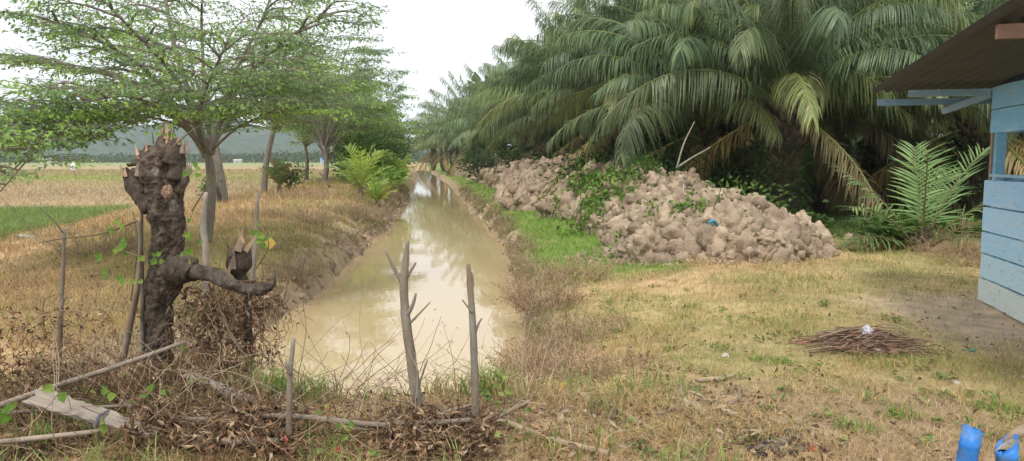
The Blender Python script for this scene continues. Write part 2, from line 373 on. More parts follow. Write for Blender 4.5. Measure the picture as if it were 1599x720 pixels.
# ------------------------------------------------------------------ grass
def field_pts(n, y0, y1, p, spread=.85, off=2.0):
    u = rs.rand(n); a = 1 - p; y = (y0 ** a + u * (y1 ** a - y0 ** a)) ** (1 / a); x = rs.uniform(-1, 1, n) * (y * spread + off)
    return x, y
def on(x, y): return np.stack([x, y, gh(x, y)], 1)
STRAW = [(.62, .46, .22), (.50, .35, .16), (.70, .55, .30), (.36, .24, .12)]
BRITE = [(.20, .36, .05), (.26, .42, .07), (.15, .29, .04)]
OLIVE = [(.30, .32, .09), (.38, .37, .12), (.23, .29, .07)]
g = Geo(); x, y = field_pts(330000, 3.2, 42, 1.75)
m = masks(x, y); n1 = fbm(x * 2.1, y * 2.1, 15)
hut = np.exp(-(((x - 5.2) / 1.3) ** 2 + ((y - 7.0) / 1.7) ** 2))
keep = ((m['dl'] > .55) | (m['dr'] > .5) | (y < 5.4)) & (rice(x, y) < .3) & (m['strip'] < .6) & (m['under'] < .6) & (rs.rand(len(x)) > hut * 1.1) & (rs.rand(len(x)) < .5 + n1 * 1.6 + .25)
keep &= ~((y > 19) & (m['dl'] > 6))
x, y = x[keep], y[keep]; gm = m['green'][keep]; n = len(x); r = rs.rand(n)
col = pal(n, STRAW, .3); gsel = r < gm * .75; col[gsel] = pal(gsel.sum(), OLIVE + BRITE[:1], .2)
sc = np.clip(y / 7, .75, 3.0); h = rs.uniform(.02, .085, n) * sc ** .75 * (1 + 1.3 * ss(0, .25, n1[keep])); near = y < 5.0
h[near] *= 1.15
blades(g, on(x, y), h, .0042 * sc, rs.uniform(.3, 2.2, n), col)
tag(g.obj('dry_grass', M_grass), 'short straw coloured dry grass with green patches over the clearing', 'grass', kind='stuff')

g = Geo(); n = 130000; x, y = field_pts(n, 9, 80, 1.5, .35, 3); m = masks(x, y); k = (m['strip'] > .35) & (rs.rand(n) < m['strip']); x, y = x[k], y[k]; n = len(x)
n2 = fbm(x * .9, y * .9, 16); sc = np.clip(y / 9, 1, 5)
col = pal(n, BRITE, .2); dr = rs.rand(n) < .12 + .5 * np.clip(n2, 0, 1); col[dr] = pal(dr.sum(), OLIVE, .2)
blades(g, on(x, y), rs.uniform(.03, .09, n) * sc ** .5 * (1 + 1.4 * np.clip(n2 + .1, 0, 1)), .006 * sc, rs.uniform(.3, 1.8, n), col)
tag(g.obj('green_grass', M_grass), 'bright green grass strip between the canal and the clay heaps', 'grass', kind='stuff')

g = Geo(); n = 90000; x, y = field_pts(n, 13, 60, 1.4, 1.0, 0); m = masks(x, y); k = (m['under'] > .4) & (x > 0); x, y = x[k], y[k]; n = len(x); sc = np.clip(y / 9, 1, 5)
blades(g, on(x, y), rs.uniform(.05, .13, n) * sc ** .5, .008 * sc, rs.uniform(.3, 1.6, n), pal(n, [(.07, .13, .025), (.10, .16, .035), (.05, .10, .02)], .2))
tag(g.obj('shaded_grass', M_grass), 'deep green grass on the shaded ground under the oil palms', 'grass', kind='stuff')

g = Geo(); n = 60000; y = rs.uniform(12, 24.5, n); x = rs.uniform(-22, -8, n); k = rs.rand(n) < rice(x, y); x, y = x[k], y[k]; n = len(x)
blades(g, on(x, y), rs.uniform(.12, .26, n), .012 * np.ones(n), rs.uniform(.1, .8, n), pal(n, [(.20, .29, .08), (.25, .34, .10), (.16, .24, .07), (.33, .34, .14)], .15))
tag(g.obj('rice_seedlings', M_grass), 'lush green rice plot at the left edge of the field', 'crop', kind='stuff')

g = Geo(); n = 150000; x, y = field_pts(n, 17, 120, 1.1, .9, 4); m = masks(x, y); k = (m['dl'] > 5.5) & (rice(x, y) < .2) & (x > -y * .95 - 3); x, y = x[k], y[k]; n = len(x); sc = np.clip(y / 18, 1, 6)
c = ground_col(x, y) * rs.uniform(.85, 1.45, (n, 1))
blades(g, on(x, y), rs.uniform(.08, .2, n) * sc ** .4, .014 * sc, rs.uniform(.2, 1.2, n), c)
tag(g.obj('rice_stubble', M_grass), 'brown ripe crop covering the flat field at the left', 'crop', kind='stuff')

# rank growth on the left canal bank
g = Geo(); n = 90000; x, y = field_pts(n, 6.5, 60, 1.3, .55, 2); m = masks(x, y); k = (m['dl'] > .1) & (m['dl'] < 5.8); x, y = x[k], y[k]; n = len(x); dl = m['dl'][k]
sc = np.clip(y / 10, .8, 4); n2 = fbm(x * .8, y * .8, 19)
col = pal(n, [(.48, .33, .17), (.40, .27, .14), (.54, .39, .21), (.30, .2, .12)], .2)
gg = rs.rand(n) < np.clip(ss(3, .8, dl) * .45 * ss(.0, .25, n2 + .12) + ss(30, 45, y) * .8, 0, 1); col[gg] = pal(gg.sum(), OLIVE + BRITE, .2)
blades(g, on(x, y), rs.uniform(.05, .16, n) * sc ** .6 * (1 + 1.6 * np.clip(n2, 0, 1)), .006 * sc, rs.uniform(.3, 1.8, n), col)
tag(g.obj('bank_weeds', M_grass), 'brown withered weeds covering the left bank of the canal', 'weeds', kind='stuff')

# ------------------------------------------------------------------ clay heaps
def ico(sub):
    t = (1 + 5 ** .5) / 2
    V = [(-1, t, 0), (1, t, 0), (-1, -t, 0), (1, -t, 0), (0, -1, t), (0, 1, t), (0, -1, -t), (0, 1, -t), (t, 0, -1), (t, 0, 1), (-t, 0, -1), (-t, 0, 1)]
    Fc = [(0, 11, 5), (0, 5, 1), (0, 1, 7), (0, 7, 10), (0, 10, 11), (1, 5, 9), (5, 11, 4), (11, 10, 2), (10, 7, 6), (7, 1, 8), (3, 9, 4), (3, 4, 2), (3, 2, 6), (3, 6, 8), (3, 8, 9), (4, 9, 5), (2, 4, 11), (6, 2, 10), (8, 6, 7), (9, 8, 1)]
    V = [np.array(v, float) / np.linalg.norm(v) for v in V]
    for _ in range(sub):
        c = {}; nf = []
        def mid(a, b):
            k = (min(a, b), max(a, b))
            if k not in c: m_ = V[a] + V[b]; V.append(m_ / np.linalg.norm(m_)); c[k] = len(V) - 1
            return c[k]
        for a, b, d in Fc:
            e, f_, h_ = mid(a, b), mid(b, d), mid(d, a); nf += [(a, e, h_), (b, f_, e), (d, h_, f_), (e, f_, h_)]
        Fc = nf
    return np.array(V), np.array(Fc)
def clod_set(sub, k):
    V0, F0 = ico(sub); out = []
    for s in range(k):
        V = V0.copy(); o = Vector((s * 7.1, s * 3.3, s))
        for i, v in enumerate(V0):
            vv = Vector(v)
            d = mn.noise(vv * 1.1 + o) * .34 + mn.noise(vv * 2.8 + o) * .24 + mn.noise(vv * 5.5 + o) * .24
            cell = mn.voronoi(vv * 1.7 + o)[0]; d += (.42 - cell[0]) * .42
            V[i] = v * (1 + d)
        out.append(V)
    return out, F0
CL3, F3 = clod_set(3, 6); CL2, F2 = clod_set(2, 10); CL1, F1 = clod_set(1, 8)
CLAY = np.array([(.40, .305, .215), (.47, .365, .26), (.30, .225, .155), (.42, .325, .23), (.34, .265, .19)])
def rotm(a, b, c):
    ca, sa, cb, sb, cc, sc_ = math.cos(a), math.sin(a), math.cos(b), math.sin(b), math.cos(c), math.sin(c)
    return np.array([[ca, -sa, 0], [sa, ca, 0], [0, 0, 1]]) @ np.array([[cb, 0, sb], [0, 1, 0], [-sb, 0, cb]]) @ np.array([[1, 0, 0], [0, cc, -sc_], [0, sc_, cc]])
def add_clod(g, p, r, lvl, sq=.75):
    CL, FF = ((CL1, F1), (CL2, F2), (CL3, F3))[lvl - 1]
    V = CL[rs.randint(len(CL))] * np.array([rs.uniform(.8, 1.6), rs.uniform(.65, 1.1), sq * rs.uniform(.8, 1.15)]) * r
    g.add(V @ rotm(*(rs.rand(3) * 6.28)).T + p, None, FF, CLAY[rs.randint(5)] * rs.uniform(.85, 1.12))
MOUNDS = []
def mound_h(x, y, blobs):
    z = np.zeros_like(x, dtype=float)
    for (cx, cy, rx, ry, h, a) in blobs:
        dx, dy = x - cx, y - cy; u = (dx * math.cos(a) + dy * math.sin(a)) / rx; v = (-dx * math.sin(a) + dy * math.cos(a)) / ry
        z = np.maximum(z, h * np.clip(1 - (u * u + v * v) ** .9, 0, 1) ** .75)
    return z
def mound(label, blobs, nclod, lvl, size, step, wn=.16):
    x0 = min(b[0] - b[2] * 1.1 for b in blobs); x1 = max(b[0] + b[2] * 1.1 for b in blobs)
    y0 = min(b[1] - b[3] * 1.1 for b in blobs); y1 = max(b[1] + b[3] * 1.1 for b in blobs)
    X, Y = np.meshgrid(np.arange(x0, x1, step), np.arange(y0, y1, step), indexing='ij')
    def H(X, Y, rough=True):
        w = .35 * fbm(X * .9, Y * .9, 43); m_ = mound_h(X + w, Y + w * .8, blobs)
        on_ = ss(0, .25, m_)
        if rough: m_ = m_ + on_ * (wn * (.6 - worley(X * 2.6, Y * 2.6, 44)) + wn * .6 * (.5 - worley(X * 6, Y * 6, 45)) + .10 * fbm(X * 3, Y * 3, 46))
        return gh(X, Y) + m_ - .12 * (1 - on_)
    Z = H(X, Y); nx, ny = X.shape; i = np.arange(nx - 1)[:, None] * ny + np.arange(ny - 1)[None, :]
    g = Geo(); g.add(np.stack([X, Y, Z], -1), np.stack([i, i + ny, i + ny + 1, i + 1], -1).reshape(-1, 4), None,
                     (np.array([.25, .185, .125]) * (1 + .6 * fbm(X * 1.5, Y * 1.5, 47))[..., None]).reshape(-1, 3))  # damp clay tone, kept dark to paint shade into gaps between clods
    cx, cy = (x0 + x1) / 2, (y0 + y1) / 2
    root = thing('clay_heap', label, 'dirt heap', (cx, cy, 0), group='excavated clay heaps beside the canal')
    g.obj('packed_clay', M_clay, root, smooth=True)
    g = Geo(); k = 0
    xs = rs.uniform(x0, x1, nclod * 6); ys_ = rs.uniform(y0, y1, nclod * 6); ok = mound_h(xs, ys_, blobs) > .04; xs = xs[ok][:nclod]; ys_ = ys_[ok][:nclod]; zs_ = H(xs, ys_)
    for x, y, z in zip(xs, ys_, zs_):
        r = size * (.22 + 1.3 * rs.rand() ** 3.4)
        add_clod(g, np.array([x, y, z - r * .25]), r, lvl if r > size * .4 else max(1, lvl - 1))
    c = g.obj('clods', M_clay, root, smooth=True); c['kind'] = 'stuff'
    centre(root, (cx, cy, 0))
    for ch in root.children: pass
    MOUNDS.append((blobs, H)); return H
nearB = [(3.2, 13.1, 1.5, 1.45, .76, .1), (3.95, 13.6, 1.35, 1.35, .8, 0), (4.55, 12.5, .85, .8, .45, -.3), (2.55, 12.35, .8, .8, .48, .2), (3.8, 12.1, 1.1, .8, .5, 0), (2.95, 14.0, 1.15, 1.1, .7, 0)]
H1 = mound('large tan clay heap of rough clods with a blue rag on its near face', nearB, 3600, 2, .15, .03, .3)
midB = [(3.0, 17.6, 1.5, 1.6, 1.42, .2), (4.1, 17.8, 1.3, 1.4, 1.22, 0), (2.4, 17.0, .8, 1.1, .8, 0), (3.3, 16.2, 1.6, 1.3, .9, 0)]
H2 = mound('smoother brown clay heap rising just behind the nearest heap', midB, 800, 2, .13, .04, .20)
farB = [(2.8, 22.5, 2.0, 3.0, 1.15, .1), (2.1, 27.0, 2.3, 3.2, 1.45, .1), (1.2, 31.0, 1.9, 2.6, 1.1, .1)]
H3 = mound('long clay heap of slanting slabs beyond the green weeds on the right bank', farB, 1700, 2, .2, .08, .34)
far2 = [(1.5, 35.5, 2.0, 3.5, 1.45, .1), (1.0, 41, 2.0, 4, 1.3, .12), (.3, 47.5, 2.0, 4.5, 1.4, .12)]
H4 = mound('clay bank further along the canal under the leaning palm fronds', far2, 1000, 1, .28, .12, .34)
far3 = [(-.6, 56, 2.2, 6, 1.3, .12), (-1.8, 67, 2.4, 7, 1.3, .12), (-3.3, 80, 2.5, 8, 1.3, .15), (-5.3, 96, 2.7, 9, 1.2, .15)]
H5 = mound('farthest low clay bank narrowing toward the end of the canal', far3, 420, 1, .5, .3, .3)
g = Geo(); n = 700; a = rs.rand(n) * 6.28; xx = 3.3 + np.cos(a) * rs.uniform(1.5, 2.25, n) * 1.05; yy = 12.9 + np.sin(a) * rs.uniform(1.2, 1.75, n); zz = gh(xx, yy)
for X_, Y_, Z_ in zip(xx, yy, zz): add_clod(g, np.array([X_, Y_, Z_ + .01]), rs.uniform(.01, .05), 1, .6)
tag(g.obj('clay_crumbs', M_clay), 'small clay crumbs scattered round the foot of the near heap', 'clay crumbs', kind='stuff')
# separate boulders
for (px, py, r, lab) in [(1236, 345, .21, 'pale upright clay boulder at the right shoulder of the near heap'), (1265, 372, .2, 'rounded clay boulder low on the right end of the near heap'),
                         (1195, 378, .24, 'biggest clay boulder at the foot of the near heap'), (1150, 360, .22, 'dark cracked clay boulder near the middle of the near heap face'),
                         (1105, 385, .2, 'squat clay boulder below the blue rag'), (1010, 390, .25, 'clay boulder at the left foot of the near heap'), (1075, 375, .19, 'clay boulder just left of the blue rag'),
                         (1325, 374, .1, 'small clay boulder lying alone right of the near heap'), (1352, 376, .085, 'last small clay boulder near the young palm'), (1000, 355, .17, 'clay boulder halfway up the left side of the near heap')]:
    best = None
    for Y in np.arange(10.5, 15, .05):
        q = P(px, py, Y); z = float(H1(np.array([q[0]]), np.array([q[1]]))[0])
        if q[2] <= z: best = q; break
    if best is None: best = G(px, py)
    g = Geo(); add_clod(g, np.zeros(3), r, 3, .8)
    o = g.obj('clay_boulder', M_clay, smooth=True); o.location = best + np.array([0, 0, r * .25]); tag(o, lab, 'clay boulder', 'clay boulders on the near heap')
# mud lumps at left bank
for (px, py, r, lab) in [(490, 452, .2, 'muddy brown lump at the water edge under the left bank'), (466, 440, .14, 'small mud lump beside the larger one on the left bank')]:
    p_ = G(px, py, WZ); g = Geo(); add_clod(g, np.zeros(3), r, 3, .7); o = g.obj('mud_lump', M_clay, smooth=True); o.location = p_ + np.array([0, 0, .06]); tag(o, lab, 'mud lump', 'mud lumps at the water edge')

# ------------------------------------------------------------------ leafy clumps
def shrub(label, c, r, h, n, ls, cols, stems=5, name='shrub', cat='shrub', group=None, zz=None, flat=1.0):
    c = np.array([c[0], c[1], float(gh(c[0], c[1])) if zz is None else zz])
    root = thing(name, label, cat, c, group=group); gs = Geo(); gl = Geo(); tips = []
    for k in range(stems):
        a = rs.rand() * 6.28; rr = r * rs.uniform(.2, .85); tip = np.array([math.cos(a) * rr, math.sin(a) * rr, h * rs.uniform(.55, 1)])
        pth = spline([np.zeros(3), tip * np.array([.35, .35, .55]), tip], 4); tube(gs, pth, np.linspace(.015, .005, len(pth)) * (1 + h * .5), 5, (.16, .12, .08)); tips.append(tip)
    tips = np.array(tips); ci = rs.randint(0, stems, n)
    p_ = tips[ci] * rs.uniform(.45, 1.05, (n, 1)) + rs.normal(size=(n, 3)) * np.array([r * .28, r * .28, h * .14 * flat]); p_[:, 2] = np.clip(p_[:, 2], .02, None)
    d = nrm(p_ - np.array([0, 0, h * .45]) + rs.normal(size=(n, 3)) * r * .5); d[:, 2] *= .6
    leaves(gl, p_, d, rdir(n, 1.2), ls * rs.uniform(.6, 1.2, n), ls * .45 * rs.uniform(.7, 1.2, n), pal(n, cols, .22))
    gs.obj('stem', M_bark, root); gl.obj('foliage', M_leaf, root); return root
GRN = [(.08, .15, .03), (.11, .20, .04), (.06, .11, .025)]
LGRN = [(.20, .34, .06), (.28, .42, .08), (.15, .27, .05)]
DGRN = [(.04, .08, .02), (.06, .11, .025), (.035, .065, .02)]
# ------------------------------------------------------------------ broadleaf trees
def twig_leaves(gl, p0, p1, n, ls, cols):
    d = p1 - p0; L = np.linalg.norm(d); t = rs.rand(n) ** .8; pp = p0 + d * t[:, None]
    side = nrm(np.cross(d, [0, 0, 1.0])) * np.where(rs.rand(n) < .5, -1, 1)[:, None]
    off = side * rs.uniform(0, .18, (n, 1)) * ls / .1 + np.stack([0 * t, 0 * t, rs.normal(size=n) * .02 * ls / .1], 1)
    pp = pp + off + nrm(d) * rs.uniform(0, .06, (n, 1)) * ls / .1
    pp[:, 2] -= np.linalg.norm(off, axis=1) * .35
    dd = side * .8 + nrm(d) * .7 + rs.normal(size=(n, 3)) * .35; dd[:, 2] -= .25
    leaves(gl, pp, dd, rdir(n, 2.2), ls * rs.uniform(.7, 1.25, n), ls * .42, pal(n, cols, .2), curl=.25)
def side_branches(gt, gl, limb, rad, nsub, sublen, ntw, nl, ls, cols, t0=.28, bark=(.2, .17, .14), flat=.24):
    N = len(limb); lb_ = rs.rand()
    for k in range(nsub):
        t = t0 + (1 - t0) * (k + rs.rand()) / nsub; i = min(int(t * (N - 1)), N - 2); p = limb[i]
        d = nrm(limb[i + 1] - limb[max(i - 1, 0)]); a = rs.uniform(.35, 1.15) * (1 if k % 2 else -1)
        hd = np.array([d[0] * math.cos(a) - d[1] * math.sin(a), d[0] * math.sin(a) + d[1] * math.cos(a), 0]); 
        if np.linalg.norm(hd) < .2: hd = np.array([math.cos(a * 5), math.sin(a * 5), 0])
        hd = nrm(hd); hd[2] = rs.uniform(-.15, .45) * flat * 2; L = sublen * rs.uniform(.6, 1.15) * (1.15 - .5 * t)
        q = p + hd * L; midp = p + hd * L * .5 + np.array([0, 0, .10 * L]); sb = spline([p, midp, q - np.array([0, 0, .04 * L])], 4)
        tube(gt, sb, np.linspace(max(rad * .28, .012), .006, len(sb)), 5, bark)
        bright = rs.rand() * .6 + lb_ * .5
        for j in range(ntw):
            tt = .15 + .85 * (j + rs.rand()) / ntw; ii = min(int(tt * (len(sb) - 1)), len(sb) - 2); p2 = sb[ii]
            b = rs.uniform(.3, 1.1) * (1 if j % 2 else -1); h2 = nrm(np.array([hd[0] * math.cos(b) - hd[1] * math.sin(b), hd[0] * math.sin(b) + hd[1] * math.cos(b), rs.uniform(-.08, .22)]))
            l2 = sublen * rs.uniform(.28, .55); e = p2 + h2 * l2
            tube(gt, np.array([p2, (p2 + e) / 2 + [0, 0, .02], e]), [.006, .005, .003], 3, bark, cap=False)
            cc = cols[1] if (rs.rand() < .12 + .6 * (bright > .68)) else cols[0]
            twig_leaves(gl, p2, e, nl, ls, cc)
LEAFC = ([(.19, .29, .11), (.23, .34, .12), (.15, .24, .10)], [(.31, .47, .11), (.37, .54, .12), (.26, .40, .10)])
def tree(label, base, trunk, limbs, subs, ls=.1, nl=14, bark=(.2, .17, .14), group=None, r0=.2, loc=None):
    root = thing('shade_tree', label, 'tree', base, group=group); gt = Geo(); gl = Geo(); b = np.asarray(base, float)
    pth = spline(trunk, 6) - b; tube(gt, pth, np.linspace(r0 * 1.1, r0 * .72, len(pth)), 14, bark, .16, 3)
    for li in limbs:
        pts, r = li; lp = spline(np.asarray(pts) - b, 6); tube(gt, lp, np.linspace(r * .6, .008, len(lp)), 8, bark, .08, int(r * 1000))
        side_branches(gt, gl, lp, r, subs[0], subs[1], subs[2], nl, ls, LEAFC, bark=bark)
    gt.obj('trunk', M_bark_light, root, smooth=True); gl.obj('crown', M_leaf, root); return root
def auto_limbs(top, rad, hgt, n, rs_r=.07, lean=(0, 0)):
    out = []
    for k in range(n):
        a = k * 2.4 + rs.uniform(-.4, .4); lvl = (k + .5) / n; rr = rad * (.95 - .65 * lvl ** 2) * rs.uniform(.75, 1.1); zz = hgt * (.12 + .8 * lvl) * rs.uniform(.85, 1.1)
        e = top + np.array([math.cos(a) * rr + lean[0], math.sin(a) * rr + lean[1], zz]); m_ = top + (e - top) * .5 + np.array([0, 0, .12 * rr + .1 * zz])
        out.append(([top - np.array([0, 0, .15]), m_, e], rs_r))
    return out
# big tree at the left (d 12.5 m)
Yt = 12.6
b0 = P(322, 398, Yt); b0[2] = gh(b0[0], b0[1]) - .05
tk = [b0, P(328, 330, Yt), P(330, 270, Yt), P(322, 235, Yt)]
J1 = P(300, 200, Yt); J2 = P(345, 205, Yt)
def PL(*a): return [P(*q) for q in a]
limbs = [(PL((322, 245, Yt), (296, 200, Yt), (240, 120, Yt - .6), (150, 60, Yt - 1.4), (60, 25, Yt - 2)), .10),
         (PL((322, 245, Yt), (300, 190, Yt), (215, 130, Yt + .3), (100, 105, Yt + .2), (20, 95, Yt)), .09),
         (PL((326, 240, Yt), (300, 160, Yt), (270, 60, Yt), (250, -60, Yt + .3), (230, -180, Yt)), .11),
         (PL((330, 240, Yt), (345, 190, Yt), (385, 120, Yt - .4), (450, 60, Yt - .8), (510, 20, Yt - 1)), .10),
         (PL((330, 240, Yt), (318, 100, Yt + .3), (316, 0, Yt + .2), (330, -120, Yt)), .07),
         (PL((330, 240, Yt), (350, 200, Yt + .8), (410, 130, Yt + 1.6), (470, 110, Yt + 2.2)), .08),
         (PL((322, 240, Yt), (290, 200, Yt - .8), (250, 170, Yt - 1.8), (200, 150, Yt - 2.6), (130, 160, Yt - 3.2)), .07),
         (PL((326, 240, Yt), (310, 190, Yt - .8), (330, 120, Yt - 2), (360, 60, Yt - 3)), .07),
         (PL((322, 240, Yt), (270, 170, Yt + 1), (190, 90, Yt + 2), (110, 20, Yt + 2.5)), .08),
         (PL((322, 240, Yt), (280, 130, Yt - 1), (200, 40, Yt - 2), (130, -30, Yt - 2.5)), .08),
         (PL((330, 240, Yt), (360, 130, Yt), (410, 30, Yt), (440, -60, Yt)), .08),
         (PL((240, 180, Yt - .4), (150, 190, Yt - 1.6), (80, 215, Yt - 2.6), (10, 275, Yt - 3.2)), .045),
         (PL((260, 175, Yt - .4), (200, 195, Yt - 1.0), (150, 215, Yt - 1.6), (110, 235, Yt - 2.2)), .03),
         (PL((200, 175, Yt - 1.2), (130, 195, Yt - 2.2), (60, 235, Yt - 3.2), (0, 300, Yt - 3.9)), .04), (PL((240, 170, Yt - .6), (175, 180, Yt - 1.4), (120, 190, Yt - 2), (60, 200, Yt - 2.6)), .04),
         (PL((330, 235, Yt), (370, 200, Yt - .6), (400, 185, Yt - 1.2), (440, 165, Yt - 1.6)), .04),
         (PL((345, 190, Yt), (400, 150, Yt - 1), (460, 130, Yt - 1.5)), .05)]
t1 = tree('large spreading shade tree with a forked pale trunk left of the canal', b0, tk, limbs, (13, 1.35, 7), .092, 15, r0=.092)
# companion trunks
def simple_tree(label, px, py, Y, topy, rad, hgt, n, subs, ls, nl, r0, lean=(0, 0), tl=(0, 0), group='shade trees along the left bank'):
    b = P(px, py, Y); b[2] = float(gh(b[0], b[1])) - .05; t = b + np.array([tl[0], tl[1], topy])
    mid = (b + t) / 2 + np.array([rs.uniform(-.1, .1), 0, 0])
    return tree(label, b, [b, mid, t], auto_limbs(t, rad, hgt, n, r0 * .45, lean), subs, ls, nl, r0=r0, group=group)
simple_tree('tree with a dark leaning trunk just behind the forked shade tree', 350, 325, 23.5, 3.2, 3.6, 4.2, 8, (8, 1.6, 5), .12, 13, .16, tl=(-.5, 0))
simple_tree('slim straight tree with a grey trunk standing right of the forked tree', 412, 298, 31, 2.7, 4.3, 7.4, 12, (9, 1.9, 5), .13, 15, .13, lean=(.9, 0), tl=(.5, 0))
for (x, y, h0, r, hh, lab) in [(-10.2, 40, 2.2, 3.6, 5.4, 'bushy tree on the levee beyond the slim grey tree'), (-11.2, 49, 2.0, 4.0, 5.4, 'round tree over the bright green bank plants'),
                               (-13, 60, 2.2, 4.4, 5.6, 'dense tree further up the left bank'), (-16, 75, 2.2, 4.6, 6.0, 'tree leaning over the far bend of the canal'),
                               (-20.5, 95, 2.2, 5, 6.2, 'hazy tree near the end of the canal'), (-24, 120, 2.2, 6, 6.6, 'farthest tree closing off the canal'), (-14.5, 52, 2.5, 3.8, 4.0, 'tree at the field edge behind the levee'), (-11.5, 45, 1.6, 3.6, 4.2, 'low branching tree behind the light green seedlings')]:
    b = np.array([x, y, 0.2]); t = b + np.array([rs.uniform(-.4, .4), 0, h0]); big = y > 55
    tree(lab, b, [b, (b + t) / 2 + [.1, 0, 0], t], auto_limbs(t, r * 1.15, hh * 1.45, 13, .09, (.7, 0)), (8, 2.0, 5), .17 if not big else .28, 20 if not big else 14, r0=.14, group='shade trees along the left bank')

# shrubs on the left bank
for (x, y, r, h, lab, cl) in [(-8.0, 40, 1.4, 1.5, 'light green leafy bush right of the small bright palm', LGRN), (-8.6, 42, 1.9, 2.6, 'tangled green bush by the left water edge', GRN + LGRN[:1]), (-8.9, 47, 1.9, 3.0, 'bush overhanging the canal further along', GRN),
                              (-10.2, 54, 2.4, 3.8, 'tall green bush at the far left bank', GRN), (-11.3, 62, 2.6, 4.4, 'dark bush where the canal narrows', GRN), (-13.2, 74, 2.8, 5, 'bush at the distant bend', DGRN),
                              (-6.3, 34.5, .9, .7, 'low yellow green bush at the bank edge', LGRN + OLIVE), (-6.9, 39, 1.1, 1.0, 'rounded green bush beside the bank plants', LGRN), (-18.5, 104, 4, 5, 'farthest green thicket at the canal end', DGRN)]:
    shrub(lab, (x, y), r, h, int(1500 + 700 * r), .10 + .004 * y, cl, 9, group='bushes on the left bank')
shrub('small leafy sapling beside the slim grey tree', P(452, 290, 30)[:2], .9, 1.3, 700, .14, GRN, 7)
shrub('tiny green bush at the foot of the dark leaning tree', P(332, 318, 23)[:2], .4, .7, 500, .11, DGRN, 5)

# ------------------------------------------------------------------ palms
def frond(L, elev, bend, npair, ll, lw, droop, cols, seed, t0=.16, lift=.45, rach=(.20, .24, .08), rr=.035, nseg=4, curve=1.25, twist=0):
    st = np.random.RandomState(seed); g = Geo(); N = 22; t = np.linspace(0, 1, N)
    ang = R(elev) - R(bend) * t ** curve; ds = L / (N - 1)
    x = np.concatenate([[0], np.cumsum(np.cos(ang[:-1]) * ds)]); z = np.concatenate([[0], np.cumsum(np.sin(ang[:-1]) * ds)])
    yb = st.uniform(-.08, .08) * L * t ** 2; pts = np.stack([x, yb, z], 1)
    tube(g, pts, rr * (1 - .85 * t) + .004, 5, rach)
    tt = np.linspace(t0, .995, npair); tt = np.repeat(tt, 2) + st.uniform(-.004, .004, npair * 2); sd = np.tile([-1.0, 1.0], npair); n = len(tt)
    px_ = np.interp(tt, t, x); py_ = np.interp(tt, t, pts[:, 1]); pz_ = np.interp(tt, t, z); an = np.interp(tt, t, ang)
    clump = np.interp(tt + sd * 3, np.sort(st.rand(60) * 8 - 4), st.normal(size=60)) * .22
    T = np.stack([np.cos(an), 0 * an, np.sin(an)], 1); Nn = np.stack([-np.sin(an), 0 * an, np.cos(an)], 1); S = np.stack([0 * an, sd, 0 * an], 1)
    fwd = .45 + .9 * tt ** 2 + clump; lf = lift * st.normal(size=n) + .15 + clump * .6
    d = nrm(S + T * fwd[:, None] + Nn * lf[:, None])
    ln = ll * (np.sin(np.clip((tt - t0 * .6) / (1 - t0 * .6), 0, 1) ** .75 * PI * .93) ** .55 * .85 + .15) * st.uniform(.72, 1.1, n) * np.where(st.rand(n) < .05, .4, 1)
    dr = droop * st.uniform(.6, 1.4, n)
    Pp = np.stack([px_, py_, pz_], 1); rows = []; s = np.linspace(0, 1, nseg)
    prev = Pp; cur = d.copy()
    W = nrm(np.cross(d, np.cross(d, T) * .35 + Nn)) 
    wprof = np.interp(s, [0, .25, .6, 1], [.5, 1, .85, .08])
    for k in range(nseg):
        if k > 0:
            cur = nrm(cur + np.array([0, 0, -1.0]) * (dr * 1.0 / (nseg - 1) * (1 + .6 * k))[:, None]); prev = prev + cur * (ln / (nseg - 1))[:, None]
        w = W * (lw / 2 * wprof[k])
        rows.append(prev - w); rows.append(prev + w)
    V = np.stack(rows, 1).reshape(-1, 3); b = np.arange(n)[:, None] * (2 * nseg); Q = []
    for k in range(nseg - 1): Q.append(b + np.array([[2 * k, 2 * k + 1, 2 * k + 3, 2 * k + 2]]))
    c = np.array(cols)[st.randint(0, len(cols), n)] * (1 + .2 * st.uniform(-1, 1, (n, 1)))
    g.add(V, np.concatenate(Q), None, np.repeat(c, 2 * nseg, 0)); return g
PC = [(.115, .18, .08), (.15, .215, .09), (.09, .15, .072), (.17, .22, .10)]
PY = [(.17, .21, .08), (.13, .18, .07), (.22, .23, .10)]
PB = [(.27, .22, .12), (.22, .17, .09), (.31, .27, .15), (.18, .17, .07)]
# kinds: elevation classes
ELS = [(84, 52), (76, 70), (66, 82), (54, 86), (42, 84), (28, 76), (12, 68), (-22, 50)]
FR = []; FRL = []
for i, (e, b) in enumerate(ELS):
    cc = PC if i < 5 else (PC + PY if i < 7 else PB)
    FR.append([frond(5.5, e + s * 3, b + s * 4, 118, 1.0, .036, 1.15, cc, 100 + i * 10 + s).mesh('frond', M_frond) for s in range(2)])
    FRL.append(frond(5.6, e, b, 64, 1.0, .06, 1.1, cc, 300 + i, nseg=3))
def boots(g, h, r, st, ferns=0):
    tube(g, [(0, 0, -.2), (0, 0, h * .5), (0, 0, h)], [r * 1.05, r, r * .8], 12, (.10, .075, .055), .15, 4)
    n = int(h * 34)
    for k in range(n):
        a = k * 2.4; z = .1 + (h - .1) * k / n; d = np.array([math.cos(a), math.sin(a), .9]); d /= np.linalg.norm(d); p0 = np.array([math.cos(a) * r * .8, math.sin(a) * r * .8, z])
        c = (.13, .10, .07) if st.rand() < .7 else (.2, .155, .1)
        tube(g, [p0, p0 + d * .22, p0 + d * st.uniform(.3, .5)], [.10, .07, .045], 5, c)
TRK = []
for s, h in enumerate((1.7, 2.4, 3.0)):
    st = np.random.RandomState(s); g = Geo(); boots(g, h, .3, st); TRK.append((h, g.mesh('trunk', M_bark), g))
